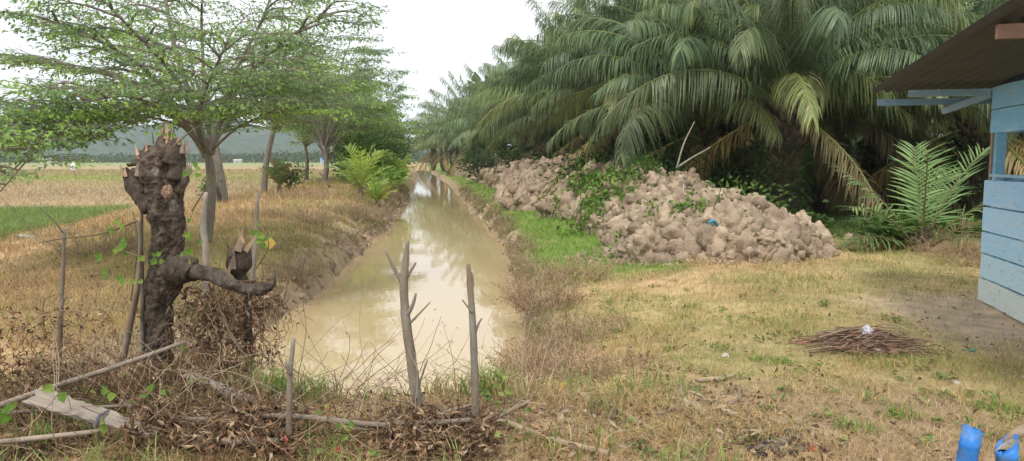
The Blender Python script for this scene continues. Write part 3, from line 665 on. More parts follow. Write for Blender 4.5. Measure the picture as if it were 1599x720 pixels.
def fern_mesh(seed, h):
    g = Geo(); st = np.random.RandomState(seed); n = 900; a = st.rand(n) * 6.28; z = st.rand(n) * h; r = .38 + st.rand(n) * .3
    p_ = np.stack([np.cos(a) * r, np.sin(a) * r, z], 1); d = np.stack([np.cos(a), np.sin(a), st.uniform(-1, .5, n)], 1)
    leaves(g, p_, d, rdir(n, 1), .22, .06, pal(n, [(.05, .10, .02), (.07, .13, .03), (.04, .08, .02)], .2)); return g
FERN = [fern_mesh(s, 2.0).mesh('fern_growth', M_leaf) for s in range(2)]
def palm_layout(st, n, dead):
    out = []
    for k in range(n):
        q = k / n; cls = int(np.clip(q * 5.7 + st.uniform(-.6, .6), 0, 6)); out.append((cls, k * 2.39996 + st.uniform(-.15, .15), .25 * (1 - q)))
    for k in range(dead): out.append((7, k * 2.39996 * 1.7 + st.rand(), -.1))
    return out
def big_palm(label, x, y, ti, sc, rot, seed, n=42, dead=3, group='oil palms in the front row', ferns=True, z=0):
    st = np.random.RandomState(seed); root = thing('oil_palm', label, 'palm tree', (x, y, float(gh(x, y)) + z), rot, group); root.scale = (sc * 1.0, sc * 1.0, sc * 1.08)
    h, me, _ = TRK[ti]; o = bpy.data.objects.new('trunk', me); C.objects.link(o); o.parent = root
    if ferns: o = bpy.data.objects.new('fern_growth', FERN[seed % 2]); C.objects.link(o); o.parent = root
    for cls, a, dz in palm_layout(st, n, dead):
        o = bpy.data.objects.new('frond', FR[cls][st.randint(2)]); C.objects.link(o); o.parent = root
        o.location = (math.cos(a) * .12, math.sin(a) * .12, h - .1 + dz); o.rotation_euler = (st.uniform(-.25, .25), st.uniform(-.08, .08), a); s = st.uniform(.82, 1.08); o.scale = (s, s, s)
    return root
PALML = []
for s in range(2):
    st = np.random.RandomState(50 + s); h = TRK[1][0]; gc = Geo()
    for cls, a, dz in palm_layout(st, 38, 4):
        q = st.uniform(.85, 1.08); M = rotm(a, 0, st.uniform(-.25, .25)) * q; gc.merge(FRL[cls], M, (math.cos(a) * .12, math.sin(a) * .12, h - .1 + dz))
    PALML.append(gc.mesh('crown', M_frond))
def far_palm(label, x, y, sc, rot, s, group, z=0):
    root = thing('oil_palm', label, 'palm tree', (x, y, z), rot, group); root.scale = (sc * 1.08, sc * 1.08, sc * 1.38)
    for nm, me in (('trunk', TRK[1][1]), ('crown', PALML[s])): o = bpy.data.objects.new(nm, me); C.objects.link(o); o.parent = root
big_palm('broad oil palm with a fern covered trunk directly behind the nearest clay heap', 6.9, 18.8, 2, .95, .3, 1)
big_palm('oil palm rising over the smooth brown heap, fronds drooping to its crest', 5.2, 25.8, 2, 1.12, 1.1, 2)
for i, (x, y, lab) in enumerate([(5.6, 21.8, 'slim oil palm close behind the smooth brown heap'), (9.6, 22.8, 'oil palm between the ferny palm and the hut roof'), (7.6, 26.8, 'second row oil palm seen through the gap right of the smooth heap'), (4.9, 29.2, 'oil palm at the near end of the long slanting heap'),
                               (3.9, 37.2, 'oil palm between the long heap and the middle bank'), (13.2, 26.5, 'oil palm in the shade beyond the young palm'), (16.2, 21.5, 'oil palm mostly hidden behind the hut roof'), (2.9, 45.5, 'oil palm over the end of the middle clay bank')]):
    big_palm(lab, x, y, 1 + i % 2, 1.0 + .05 * (i % 3), i * .9, 20 + i, dead=4 + 2 * (i % 2), group='oil palms in the second line')
big_palm('oil palm behind the hut roof with a browned frond hanging at the left', 12.8, 20.5, 1, 1.05, 2.2, 3, dead=8)
big_palm('oil palm over the long slanting clay heap', 4.9, 33.5, 2, 1.15, .7, 4)
big_palm('oil palm standing between the front palms and the hut, deep in shade', 10.8, 29.0, 1, 1.05, 1.9, 5, group='oil palms in the rows behind')
big_palm('oil palm whose fronds hang over the middle clay bank', 3.6, 41.5, 2, 1.18, 2.7, 6, ferns=False)
big_palm('oil palm at the right edge of the plantation behind the hut', 19.0, 27.0, 2, 1.05, .9, 8, group='oil palms in the rows behind')
row = [(3.0, 50), (1.4, 60), (-1.2, 71), (-4.8, 84), (-7.6, 98), (-10.5, 114), (-14, 132)]
lb = ['palm above the start of the far clay bank', 'sixth front palm counted from the hut, above the far clay bank', 'hazy palm where the fronds step down in height', 'hazy palm with its crown over the canal bend',
      'small hazy palm near the canal vanishing point', 'second last palm of the receding front row', 'last and farthest palm of the front row']
for i, (x, y) in enumerate(row): far_palm(lb[i], x, y, 1.05 + .04 * (i % 2), i * 1.3, i % 2, 'oil palms in the front row')
for i, (x, y) in enumerate([(18, 36), (12, 38), (26, 34), (9.8, 47), (17, 47), (25, 46), (34, 42), (7.5, 57), (15, 58), (24, 58), (34, 56), (5, 68), (13, 70), (22, 72), (2, 82), (10, 85), (44, 52), (-2, 96), (6, 100), (31, 75), (42, 70)]):
    far_palm('shaded oil palm deep in the plantation behind the front row', x, y, 1.1 + .08 * (i % 3), i * 2.1, i % 2, 'oil palms in the rows behind')

# young palm beside the hut
yb = G(1437, 392); st = np.random.RandomState(5)
root = thing('young_oil_palm', 'young bright green oil palm without a trunk standing left of the blue hut', 'palm tree', (yb[0], yb[1], float(gh(yb[0], yb[1]))))
YC = [(.24, .38, .15), (.29, .44, .16), (.18, .31, .11)]
for k, (a, e, b, L, cc) in enumerate([(15, 70, 28, 2.15, YC), (165, 62, 35, 2.1, YC), (250, 76, 30, 2.0, YC), (40, 60, 35, 2.0, YC), (330, 56, 45, 1.9, YC), (200, 48, 50, 1.9, YC), (75, 80, 25, 2.0, YC), (125, 45, 55, 1.9, YC),
                                      (185, 32, 62, 1.9, YC), (352, 34, 55, 1.9, PY), (178, 26, 50, 1.8, PB), (5, 38, 30, 1.7, PB), (290, 40, 60, 1.7, PY),]):
    L = L * (.98 if e > 45 else .7)
    o = frond(L, e, b, 22, .62, .031, .12, cc, 700 + k, .28, .18, (.24, .20, .09) if cc is not PB else (.28, .19, .11), .02).obj('frond', M_leaf, root); o.rotation_euler = (0, 0, R(a)); o.location = (math.cos(R(a)) * .06, math.sin(R(a)) * .06, 0)
g = Geo()
for k in range(16):
    a = k * 2.4; tube(g, [(math.cos(a) * .05, math.sin(a) * .05, -.05), (math.cos(a) * .1, math.sin(a) * .1, .2), (math.cos(a) * .17, math.sin(a) * .17, .42)], [.035, .03, .02], 6, (.17, .13, .09))
g.obj('frond_base', M_bark, root)
# small palms on the left bank
def small_palm(label, x, y, L, n, cols, seed, h=.25):
    root = thing('small_palm', label, 'palm tree', (x, y, float(gh(x, y))), group='small bright palms on the left bank'); st = np.random.RandomState(seed); g = Geo()
    tube(g, [(0, 0, -.1), (.02, 0, h * .5), (0, 0, h)], [.12, .11, .08], 8, (.16, .12, .08), .15); g.obj('trunk', M_bark, root)
    for k in range(n):
        a = k * 2.4; e = 86 - 46 * k / n; o = frond(L * st.uniform(.8, 1.1), e, 30, 13, L * .34, .075, .15, cols, seed * 50 + k, .2, .2, (.2, .26, .08), .02, 3).obj('frond', M_frond, root)
        o.rotation_euler = (0, 0, a); o.location = (0, 0, h)
BP = [(.30, .44, .10), (.36, .49, .12), (.24, .37, .08)]
p_ = P(563, 275, 29); small_palm('bright yellow green palm seedling on the levee crest', p_[0], 29, 1.75, 10, BP, 3, .35)
p_ = P(588, 292, 26); small_palm('shorter bright palm seedling at the bank edge', p_[0], 26, .9, 9, BP, 4, .2)
p_ = P(622, 270, 41); small_palm('green palm seedling half hidden in the far bank bushes', p_[0], 41, 1.6, 12, BP, 5, .5)
p_ = P(436, 290, 29.5); small_palm('dull green palm beside the slim grey tree', p_[0], 29.5, 1.1, 12, [(.09, .15, .05), (.12, .18, .06), (.2, .16, .09)], 6, .3)

# undergrowth below the palms
for (x, y, r, h, lab) in [(4.6, 15.6, 1.0, 1.0, 'leafy weeds between the near heap and the ferny palm'), (6.0, 15.8, .6, .5, 'dark green bush behind the right shoulder of the near heap'), (5.6, 20.5, 1.8, 2.4, 'dark undergrowth left of the ferny palm trunk'),
                          (2.8, 24.0, 1.5, 1.9, 'undergrowth below the drooping fronds of the second palm'), (5.8, 24, 2.0, 2.6, 'tall shaded bush between the first two palms'), 
                          (3.8, 30, 2, 2.3, 'shaded bush behind the long clay heap'), (2.6, 37.5, 2.2, 2.4, 'bush behind the middle clay bank'), (.9, 46, 2.2, 2.3, 'bush behind the far clay bank'), (-1.5, 55, 2.6, 2.5, 'dim bush toward the end of the ridge'),
                          (6.9, 13.4, .45, .55, 'pale broad leaved seedling left of the young palm'), (9.2, 15.2, .6, .35, 'low weeds behind the young palm')]:
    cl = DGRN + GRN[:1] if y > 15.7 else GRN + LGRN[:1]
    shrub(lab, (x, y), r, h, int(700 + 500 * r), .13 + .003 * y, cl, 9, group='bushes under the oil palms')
# weeds growing on the heaps
def heap_weeds(label, px, py, r, n, H, Y0, Y1, cols, hgt=.16):
    q = None
    for Y in np.arange(Y0, Y1, .06):
        c = P(px, py, Y)
        if c[2] <= float(H(np.array([c[0]]), np.array([c[1]]))[0]): q = c; break
    if q is None: q = P(px, py, (Y0 + Y1) / 2)
    x = q[0] + rs.normal(size=n) * r; y = q[1] + rs.normal(size=n) * r; z = H(x, y) + .02
    g = Geo(); blades(g, np.stack([x - q[0], y - q[1], z - q[2]], 1), rs.uniform(.4, 1, n) * hgt, .012 * np.ones(n), rs.uniform(.2, 1.3, n), pal(n, cols, .2))
    k = n // 2; p3 = np.stack([x - q[0], y - q[1], z - q[2]], 1)[:k] + np.abs(rs.normal(size=(k, 3))) * [0, 0, hgt * .5]; leaves(g, p3, rdir(k, .2), rdir(k, 1.5), hgt * .5, hgt * .22, pal(k, cols, .2))
    o = g.obj('weed_clump', M_grass); o['kind'] = 'stuff'; o.location = q; tag(o, label, 'weeds', 'weed clumps on the clay heaps')
for i, a in enumerate([('long green weed patch across the top of the near heap', 1060, 300, .33, 900, H1, 10.5, 15, LGRN + GRN, .2), ('green tuft at the upper right of the near heap', 1175, 318, .16, 260, H1, 10.5, 15, GRN + LGRN, .18),
                      ('small weed tuft left on the near heap face', 1000, 325, .15, 300, H1, 10.5, 15, GRN, .16), ('green tuft under the blue rag', 1065, 362, .16, 260, H1, 10.5, 15, GRN, .15), ('yellowish sprig beside the blue rag', 1095, 345, .06, 90, H1, 10.5, 15, LGRN, .22),
                      ('green weeds at the left foot of the smoother heap', 950, 300, .45, 900, H2, 14.5, 20, GRN + LGRN, .25), ('green tuft on the crest of the smoother heap', 1010, 248, .3, 300, H2, 14.5, 20, GRN, .3), ('broad green creeper filling the gap before the long heap', 905, 290, .5, 900, H3, 17, 26, LGRN + GRN, .34), ('green creeper climbing the left side of the smoother heap', 930, 275, .4, 800, H2, 14.5, 20, GRN + LGRN, .3), ('pale green leafy weeds on the left flank of the near heap', 985, 318, .3, 700, H1, 10.5, 15, LGRN + GRN, .2),
                      ('weeds low on the near end of the long heap', 925, 325, .5, 900, H2, 13, 20, LGRN, .2), ('sparse tuft on the long heap', 800, 275, .4, 250, H3, 20, 34, GRN, .25), ('yellow green sprig at the near heap front', 1165, 370, .08, 90, H1, 10.5, 15, LGRN, .15),
                      ('weeds at the top right of the near heap by the dark trunks', 1130, 290, .35, 500, H1, 10.5, 15.5, GRN, .2)]):
    heap_weeds(*a)

# ------------------------------------------------------------------ tangles of dead vine and twigs
def walk(n, p0, d0, step, curl, grav=0, seedless=None):
    pts = [np.array(p0, float)]; d = np.array(d0, float); d /= np.linalg.norm(d)
    for _ in range(n):
        d = d + rs.normal(size=3) * curl + [0, 0, -grav]; d /= np.linalg.norm(d); pts.append(pts[-1] + d * step)
    return np.array(pts)
def tangle(g, sampler, n, step, curl, r, cols, npt=8, grav=.1, dirs=None):
    ws = [walk(npt, sampler(), rs.normal(size=3) if dirs is None else dirs(), step * rs.uniform(.5, 1.4), curl, grav) for k in range(n)]
    A = np.array(ws); A[:, :, 2] = np.maximum(A[:, :, 2], gh(A[:, :, 0], A[:, :, 1]) + .005)
    for w in A:
        tube(g, w, np.linspace(r, r * .4, len(w)) * rs.uniform(.6, 1.3), 3, np.array(cols[rs.randint(len(cols))]) * rs.uniform(.8, 1.2), cap=False)
DEADC = [(.23, .14, .08), (.13, .08, .05), (.32, .215, .125), (.42, .31, .20), (.20, .11, .065), (.10, .065, .042)]
def curled(g, pts, ls, cols=DEADC):
    n = len(pts); d = rdir(n, -.9, .8); leaves(g, pts, d, rdir(n), ls * rs.uniform(.5, 1.3, n), ls * .3 * rs.uniform(.5, 1.3, n), pal(n, cols, .25), fold=.6, curl=rs.uniform(-.5, .6, n))
# vine cover along the fence (y ~3.9)
LATE = []
root = thing('dead_vine_cover', 'mat of withered brown vines and leaves hanging over the low stick fence', 'dead vines', (-.9, 3.95, 0)); root['kind'] = 'stuff'
g = Geo(); g2 = Geo()
def top_z(x): return .17 + .06 * np.sin(x * 3.1 + 1) + .05 * np.sin(x * 8)
def s1():
    x = rs.uniform(-2.0, -.12) ; return (x, 3.95 + rs.normal() * .13, rs.rand() ** .6 * float(top_z(x)) * (1.1 if x < -.5 else .8))
tangle(g, s1, 1500, .03, .55, .0028, DEADC, 9, .12)
tangle(g, s1, 200, .045, .25, .005, DEADC, 9, .05, lambda: np.array([rs.choice([-1, 1]), rs.normal() * .2, rs.normal() * .25]))
n = 5200; x = rs.uniform(-2.05, -.1, n); pp = np.stack([x, 3.93 + rs.normal(size=n) * .14, rs.rand(n) ** .55 * top_z(x) * 1.12], 1); curled(g2, pp, .07)
g.obj('vine_stems', M_dead, root); g2.obj('dry_leaves', M_dead, root); centre(root, (-.9, 3.95, 0))
# mass of withered leaves hanging round the stump and limb
def hang(label, cx, cy, z0, z1, rx, ry, nt, nlv, name='withered_vines', ls=.07, cols=DEADC):
    root = thing(name, label, 'dead vines', (cx, cy, 0), group='withered vine masses'); g = Geo(); g2 = Geo()
    def s(): return (cx + rs.normal() * rx, cy + rs.normal() * ry, rs.uniform(z0, z1))
    tangle(g, s, nt, .045, .38, .0035, cols, 9, .25); n = nlv
    pp = np.stack([cx + rs.normal(size=n) * rx, cy + rs.normal(size=n) * ry, rs.uniform(z0, z1, n)], 1); n3 = fbm(pp[:, 0] * 7, pp[:, 2] * 7 + pp[:, 1] * 4, 9); pp = pp[n3 > -.05]
    curled(g2, pp, ls, cols); g.obj('vine_stems', M_dead, root)['kind'] = 'stuff'; g2.obj('dry_leaves', M_dead, root)['kind'] = 'stuff'; centre(root, (cx, cy, 0))
a = P(345, 520, 5.3); hang('withered brown vine mass hanging under the bare limb of the stump', a[0], 5.35, .05, .68, .17, .14, 300, 1100)
a = P(300, 590, 4.9); hang('withered vines heaped at the right foot of the big stump', a[0], 4.8, .02, .26, .2, .15, 200, 700)
a = P(120, 470, 6.2); hang('thin withered creepers left of the stump', a[0], 5.9, .02, .4, .3, .2, 90, 260)
a = P(45, 600, 4.6); hang('brown withered clump at the far left beside the rails', a[0], 4.6, .02, .36, .2, .12, 120, 420)
a = P(160, 640, 4.3); hang('dry leaf heap between the pale plank and the stump', a[0], 4.35, .0, .10, .3, .15, 160, 700)
a = P(435, 505, 6.6); hang('dangling dead leaves at the end of the limb above the water', a[0] , 6.0, .25, .62, .13, .08, 60, 500)
a = P(90, 690, 3.9); hang('brown tangle under the bottom rail at the left', a[0], 3.85, .0, .10, .5, .12, 160, 700)
# dry leaf litter on the near ground
g = Geo(); n = 13000; x, y = field_pts(n, 3.1, 11, 1.4, .8, 1); keep = ((x < 1.9 - .3 * (y - 4)) | (rs.rand(n) < .16)) & ((y < 5.3) | (x < -3.2) | (x > .7)); x, y = x[keep], y[keep]; n = len(x)
pp = on(x, y) + np.stack([0 * x, 0 * x, rs.uniform(.005, .045, n)], 1)
leaves(g, pp, rdir(n, 0, .35), rdir(n, 1.2), .055 * rs.uniform(.5, 1.4, n), .02 * rs.uniform(.6, 1.6, n), pal(n, DEADC + [(.40, .31, .2), (.36, .3, .22)], .25), fold=.5, curl=rs.uniform(-.4, .5, n))
tag(g.obj('leaf_litter', M_dead), 'dead leaves and straw littering the near ground', 'litter', kind='stuff')
g = Geo()
def s2():
    while True:
        x = rs.uniform(-3.5, 2.3); y = rs.uniform(3.3, 5.4) 
        if rs.rand() < (1 if x < 1.2 else .4): return (x, y, .0)
tangle(g, s2, 1700, .035, .35, .0022, [(.36, .26, .15), (.26, .18, .11), (.17, .115, .075), (.42, .32, .2)], 7, .05, lambda: np.array([rs.normal(), rs.normal(), abs(rs.normal()) * .5]))
tag(g.obj('straw_litter', M_dead), 'curled straw and thin dead stalks along the near bank', 'litter', kind='stuff')

for (px, py, Yq, r_, h_, n_, lab) in [(60, 640, 4.5, .4, .35, 160, 'dark tangled dead brush at the far left behind the rails'), (190, 620, 4.6, .3, .4, 120, 'dead twiggy brush at the left foot of the stump'), (330, 640, 4.4, .35, .28, 120, 'dead twigs tangled over the ringed log'), (200, 520, 5.6, .3, .55, 70, 'thin upright dead stems left of the stump'), (330, 560, 5.6, .25, .6, 80, 'thin dead stems standing under the bare limb')]:
    LATE.append((lab, float(P(px, py, Yq)[0]), Yq, r_, h_, int(n_ * 1.7)))
# dead bush on the right bank (790-930, 400-620)
def drybush(label, cx, cy, r, h, n, cols, npt=9, group='dry bushes on the right bank'):
    z = float(gh(cx, cy)); root = thing('dry_bush', label, 'dry bush', (cx, cy, z), group=group); g = Geo(); g2 = Geo()
    for k in range(n):
        a = rs.rand() * 6.28; q = r * rs.rand() ** .5 * .8; p0 = np.array([math.cos(a) * q, math.sin(a) * q, -.03]); w = walk(npt, p0, (math.cos(a) * .5 + rs.normal() * .3, math.sin(a) * .5 + rs.normal() * .3, rs.uniform(.6, 1.6)), h / npt * rs.uniform(.6, 1.25), .2, .06)
        c = np.array(cols[rs.randint(len(cols))]); tube(g, w, np.linspace(.004, .0015, len(w)), 3, c, cap=False)
        for j in range(3): 
            i = rs.randint(2, len(w)); w2 = walk(4, w[i], rs.normal(size=3) + [0, 0, .5], h * .07, .25); tube(g, w2, [.002, .0018, .0015, .0012, .001], 3, c * 1.1, cap=False)
        k2 = 3; i = rs.randint(2, len(w), k2); curled(g2, w[i] + rs.normal(size=(k2, 3)) * .01, .035, cols)
    g.obj('twigs', M_dead, root); g2.obj('dry_leaves', M_dead, root)
for (lab, x_, y_, r_, h_, n_) in LATE: drybush(lab, x_, y_, r_, h_, n_, DEADC, group='dead brush around the stump')
RB = [(.36, .23, .14), (.44, .32, .2), (.28, .18, .12), (.48, .38, .24)]
for (px, py, r, h, n, lab) in [(850, 445, .55, .5, 260, 'bushy reddish brown dry shrub at the right water edge'), (900, 420, .6, .35, 200, 'low dry brush beyond the reddish shrub'), (815, 540, .22, .75, 60, 'tall thin reddish stalks leaning over the water'),
                              (850, 520, .4, .38, 240, 'dense dry brush nearest the water on the right'), (875, 575, .38, .3, 220, 'matted dry brush above the yellow wrapper'), (930, 490, .5, .25, 180, 'low straw coloured brush on the right bank'),
                              (1480, 400, .5, .4, 120, 'dry brown brush right of the young palm'), (1380, 385, .6, .28, 120, 'thin dry brush left of the young palm'), (1515, 415, .35, .5, 80, 'dry twigs against the hut corner'),
                              (960, 345, .45, .35, 140, 'brown dead brush leaning on the left of the near heap'), (990, 560, .35, .16, 120, 'flat dry tuft beside the fallen branch')]:
    q = G(px, py); drybush(lab, q[0], q[1], r, h, n, RB)
for (px, py, r, h, n, lab) in [(480, 350, .9, .45, 260, 'dead brown brush on the flank of the left bank'), (560, 330, 1.1, .5, 300, 'brown brush at the water edge of the left bank'), (400, 352, .8, .28, 240, 'dark dead brush lying on the left levee'), (470, 320, 1.3, .4, 260, 'dry brush on the levee crest'),
                              (590, 305, 1.0, .6, 240, 'dry brush below the bright palm seedlings'), (150, 400, .7, .7, 120, 'thin dead stalks behind the stump at the left'), (455, 400, .5, .4, 160, 'dry grass hummock above the mud lumps')]:
    q = G(px, py, .1); drybush(lab, q[0], q[1], r, h, n, [(.32, .235, .15), (.24, .17, .115), (.40, .31, .2)], group='dry bushes on the left bank')

# rough clods and brush along both water edges
g = Geo(); n = 1100; y = rs.uniform(7, 45, n); lft = rs.rand(n) < .5; off = rs.uniform(-.08, .42, n)
x = np.where(lft, EL(y) - off, ER(y) + off * .7); z = gh(x, y)
for X_, Y_, Z_ in zip(x, y, z): add_clod(g, np.array([X_, Y_, Z_]), rs.uniform(.02, .07) * (1 + Y_ / 50), 2 if Y_ < 20 else 1, .45)
tag(g.obj('mud_clods', M_clay, smooth=True), 'broken mud clods lining both water edges of the canal', 'mud clods', kind='stuff')
g = Geo(); n = 26000; y = 7 * (50 / 7) ** rs.rand(n); lft = rs.rand(n) < .6; off = abs(rs.normal(size=n)) * .55 + .05; x = np.where(lft, EL(y) - off * 1.3, ER(y) + off * .45); n3 = fbm(x * 1.7, y * 1.1, 88); k = n3 > -.04; x, y = x[k], y[k]; n = len(x)
sc = np.clip(y / 10, .8, 4); col = pal(n, [(.33, .24, .15), (.26, .185, .12), (.40, .31, .19), (.24, .30, .08)], .25)
blades(g, on(x, y), rs.uniform(.1, .34, n) * sc ** .35 * (.6 + 1.6 * np.clip(n3[k], 0, 1)), .007 * sc, rs.uniform(.5, 2.2, n), col)
tag(g.obj('edge_weeds', M_grass), 'ragged brown weeds hanging over the canal edges', 'weeds', kind='stuff')
# tall green and straw weeds on the near crest
def tuft(label, cx, cy, r, n, h, w, cols, name='grass_tuft', group='grass tufts along the fence', lean=(.1, .9)):
    z = float(gh(cx, cy)); g = Geo(); a = rs.rand(n) * 6.28; q = r * rs.rand(n) ** .5; x = cx + np.cos(a) * q; y = cy + np.sin(a) * q * .6
    p3 = on(x, y) - [cx, cy, z]; blades(g, p3, rs.uniform(.4, 1, n) * h, w * np.ones(n), rs.uniform(*lean, n), pal(n, cols, .2)); o = g.obj(name, M_grass); o.location = (cx, cy, z); tag(o, label, 'grass tuft', group)
GB = [(.20, .32, .07), (.26, .38, .09), (.15, .25, .05), (.36, .33, .14)]
for (px, py, Y, r, n, h, w, cols, lab) in [(430, 620, 4.9, .16, 110, .34, .012, GB, 'tall green grass tuft left of the thin leaning stick'), (490, 620, 4.9, .2, 120, .28, .011, GB, 'green grass tuft at the near water edge'), (700, 620, 4.9, .18, 90, .25, .009, GB + STRAW, 'mixed green and straw tuft between the two posts'),
                                      (760, 620, 4.8, .14, 110, .36, .011, GB, 'green tuft just right of the thin forked post'), (600, 630, 4.9, .3, 90, .16, .008, GB + STRAW, 'sparse short tuft left of the pale peeled post'), (800, 620, 4.8, .25, 140, .3, .008, STRAW + GB[:1], 'straw tuft by the right end of the water'),
                                      (60, 690, 3.9, .1, 60, .28, .01, GB, 'green blades at the bottom left corner'), (880, 700, 3.9, .3, 120, .16, .01, GB + STRAW, 'green tuft above the lowest fallen pole'), (410, 575, 5.2, .3, 120, .2, .01, GB, 'green tuft at the left end of the near water'),
                                      (130, 640, 4.3, .2, 50, .2, .01, GB, 'few green blades behind the pale plank')]:
    q = P(px, py, Y); tuft(lab, q[0], q[1], r, n, h, w, cols)
g = Geo(); n = 5200; x = rs.uniform(-3.4, 1.2, n); y = rs.uniform(3.4, 5.1, n); n3 = fbm(x * 2.2, y * 2.2, 97); k = n3 > .06; x, y = x[k], y[k]; n = len(x)
blades(g, on(x, y), rs.uniform(.06, .26, n), rs.uniform(.004, .010, n), rs.uniform(.1, 1.1, n), pal(n, [(.22, .34, .08), (.30, .40, .11), (.40, .36, .17), (.16, .25, .06)], .25))
tag(g.obj('green_shoots', M_grass), 'thin green shoots pushing through the dead vine litter by the fence', 'weeds', kind='stuff')
g = Geo()
def s4(): return (rs.uniform(-3.2, .2), rs.uniform(3.7, 4.9), .05)
tangle(g, s4, 160, .07, .12, .0035, [(.30, .22, .15), (.18, .13, .09), (.42, .34, .24)], 9, -.02, lambda: np.array([rs.normal(), rs.normal() * .5, abs(rs.normal()) * .7 + .1]))
tag(g.obj('dead_twigs', M_dead), 'thin bare dead twigs sticking out of the vine litter by the fence', 'twigs', kind='stuff')
g = Geo(); n = 260; y = 6.2 * (40 / 6.2) ** rs.rand(n); t = rs.rand(n) ** 2; x = np.where(rs.rand(n) < .5, EL(y) + .12 + t * 1.5, ER(y) - .12 - t * 1.2)
dd = rdir(n); dd[:, 2] *= .05; leaves(g, np.stack([x, y, 0 * x + WZ + .006], 1), dd, np.tile([0, 0, 1.0], (n, 1)), rs.uniform(.03, .11, n), rs.uniform(.012, .03, n), pal(n, DEADC + [(.22, .26, .08)], .3), fold=.05, curl=0)
tag(g.obj('floating_leaves', M_dead), 'scattered leaves and scum floating near the canal edges', 'leaves', kind='stuff')
g = Geo()
for k in range(170):
    y0 = 3.6 * (11 / 3.6) ** rs.rand(); x0 = rs.uniform(.6, y0 * .72); 
    if abs(x0 - 5.2) < 1.2 and y0 > 5.6: continue
    m_ = rs.randint(7, 16); q = np.tile(on(np.array([x0]), np.array([y0])), (m_, 1)) + rs.normal(size=(m_, 3)) * [.03, .03, 0] + [0, 0, .02]; d_ = rdir(m_, .35, .4); leaves(g, q, d_, rdir(m_, 2), rs.uniform(.03, .075, m_), .022, pal(m_, [(.20, .30, .08), (.14, .23, .06), (.30, .33, .12), (.26, .2, .1)], .2))
tag(g.obj('broadleaf_weeds', M_grass), 'small broad leaved weeds dotted over the dry clearing', 'weeds', kind='stuff')
g = Geo(); n = 420; px_ = rs.uniform(-3.2, .1, n); py_ = rs.uniform(3.6, 4.9, n); k = fbm(px_ * 1.8, py_ * 1.8, 131) > .03; px_, py_ = px_[k], py_[k]; n = len(px_)
p3 = on(px_, py_) + np.stack([0 * px_, 0 * px_, rs.uniform(.03, .2, n)], 1); d_ = rdir(n, -.1, .6)
leaves(g, p3, d_, rdir(n, 1) - [0, .8, 0], rs.uniform(.03, .07, n), rs.uniform(.025, .05, n), pal(n, [(.13, .25, .05), (.20, .33, .07), (.27, .36, .09)], .2), fold=.12)
tag(g.obj('green_creeper', M_leaf), 'small green creeper leaves dotted over the dead vine litter', 'creeper', kind='stuff')
# a red-green weed in the lawn
for (px, py, lab) in [(1555, 640, 'small yellow green weed left of the right blue post'), (1405, 650, 'bright green tuft in the near lawn'), (1340, 675, 'second bright green tuft in the near lawn, nearer the ash patch'), (1200, 560, 'faint green tuft in the middle lawn')]:
    q = G(px, py); tuft(lab, q[0], q[1], .16, 110, .09, .006, LGRN + GB, group='green tufts in the lawn')

# ------------------------------------------------------------------ stump and sticks
def stick(label, pts, rad, col=(.22, .18, .14), n=8, m=None, name='stick', cat='stick', group=None, rough=.12, k=5, parts=(), seed=1, twigs=()):
    root = thing(name, label, cat, tuple(pts[0]), group=group); g = Geo(); sp_ = spline(pts, k); rr = np.interp(np.linspace(0, 1, len(sp_)), np.linspace(0, 1, len(rad)), rad)
    tube(g, sp_, rr, n, col, rough, seed, freq=12); g.obj('shaft', m or M_bark_light, root, smooth=True)
    for tp, tr in twigs:
        g = Geo(); s3 = spline(tp, 4); tube(g, s3, np.linspace(tr, tr * .5, len(s3)), 6, col, .1, 3); g.obj('side_twig', m or M_bark_light, root, smooth=True)
    centre(root, tuple(pts[0])); return root
def splinter(g, base, tip, w, col):
    base = np.array(base); tip = np.array(tip); d = tip - base; s = nrm(np.cross(d, [0, 1, .2])); u = nrm(np.cross(s, d))
    g.add([base - s * w / 2 - u * w * .2, base + s * w / 2 - u * w * .2, base + s * w * .4 + u * w * .25, base - s * w * .4 + u * w * .25, base + d * .6 + s * w * .22, base + d * .6 - s * w * .22, tip],
          [(0, 1, 4, 5), (3, 5, 4, 2)], [(5, 4, 6), (1, 2, 4), (0, 5, 3)], col)
Ys = 5.15
root = thing('tree_stump', 'thick dark hacked tree stump with a jagged top and one bare limb', 'tree stump', (0, 0, 0))
g = Geo(); DK = (.125, .097, .075)
sb = P(252, 606, Ys); sb[2] = -.05
pth = spline(PL((252, 612, Ys), (247, 560, Ys), (245, 500, Ys), (252, 450, Ys), (262, 410, Ys), (262, 360, Ys), (258, 320, Ys), (254, 285, Ys), (250, 250, Ys), (250, 228, Ys)), 8)
rr = np.interp(np.linspace(0, 1, len(pth)), np.linspace(0, 1, 10), [.12, .09, .095, .11, .115, .108, .118, .13, .12, .09])
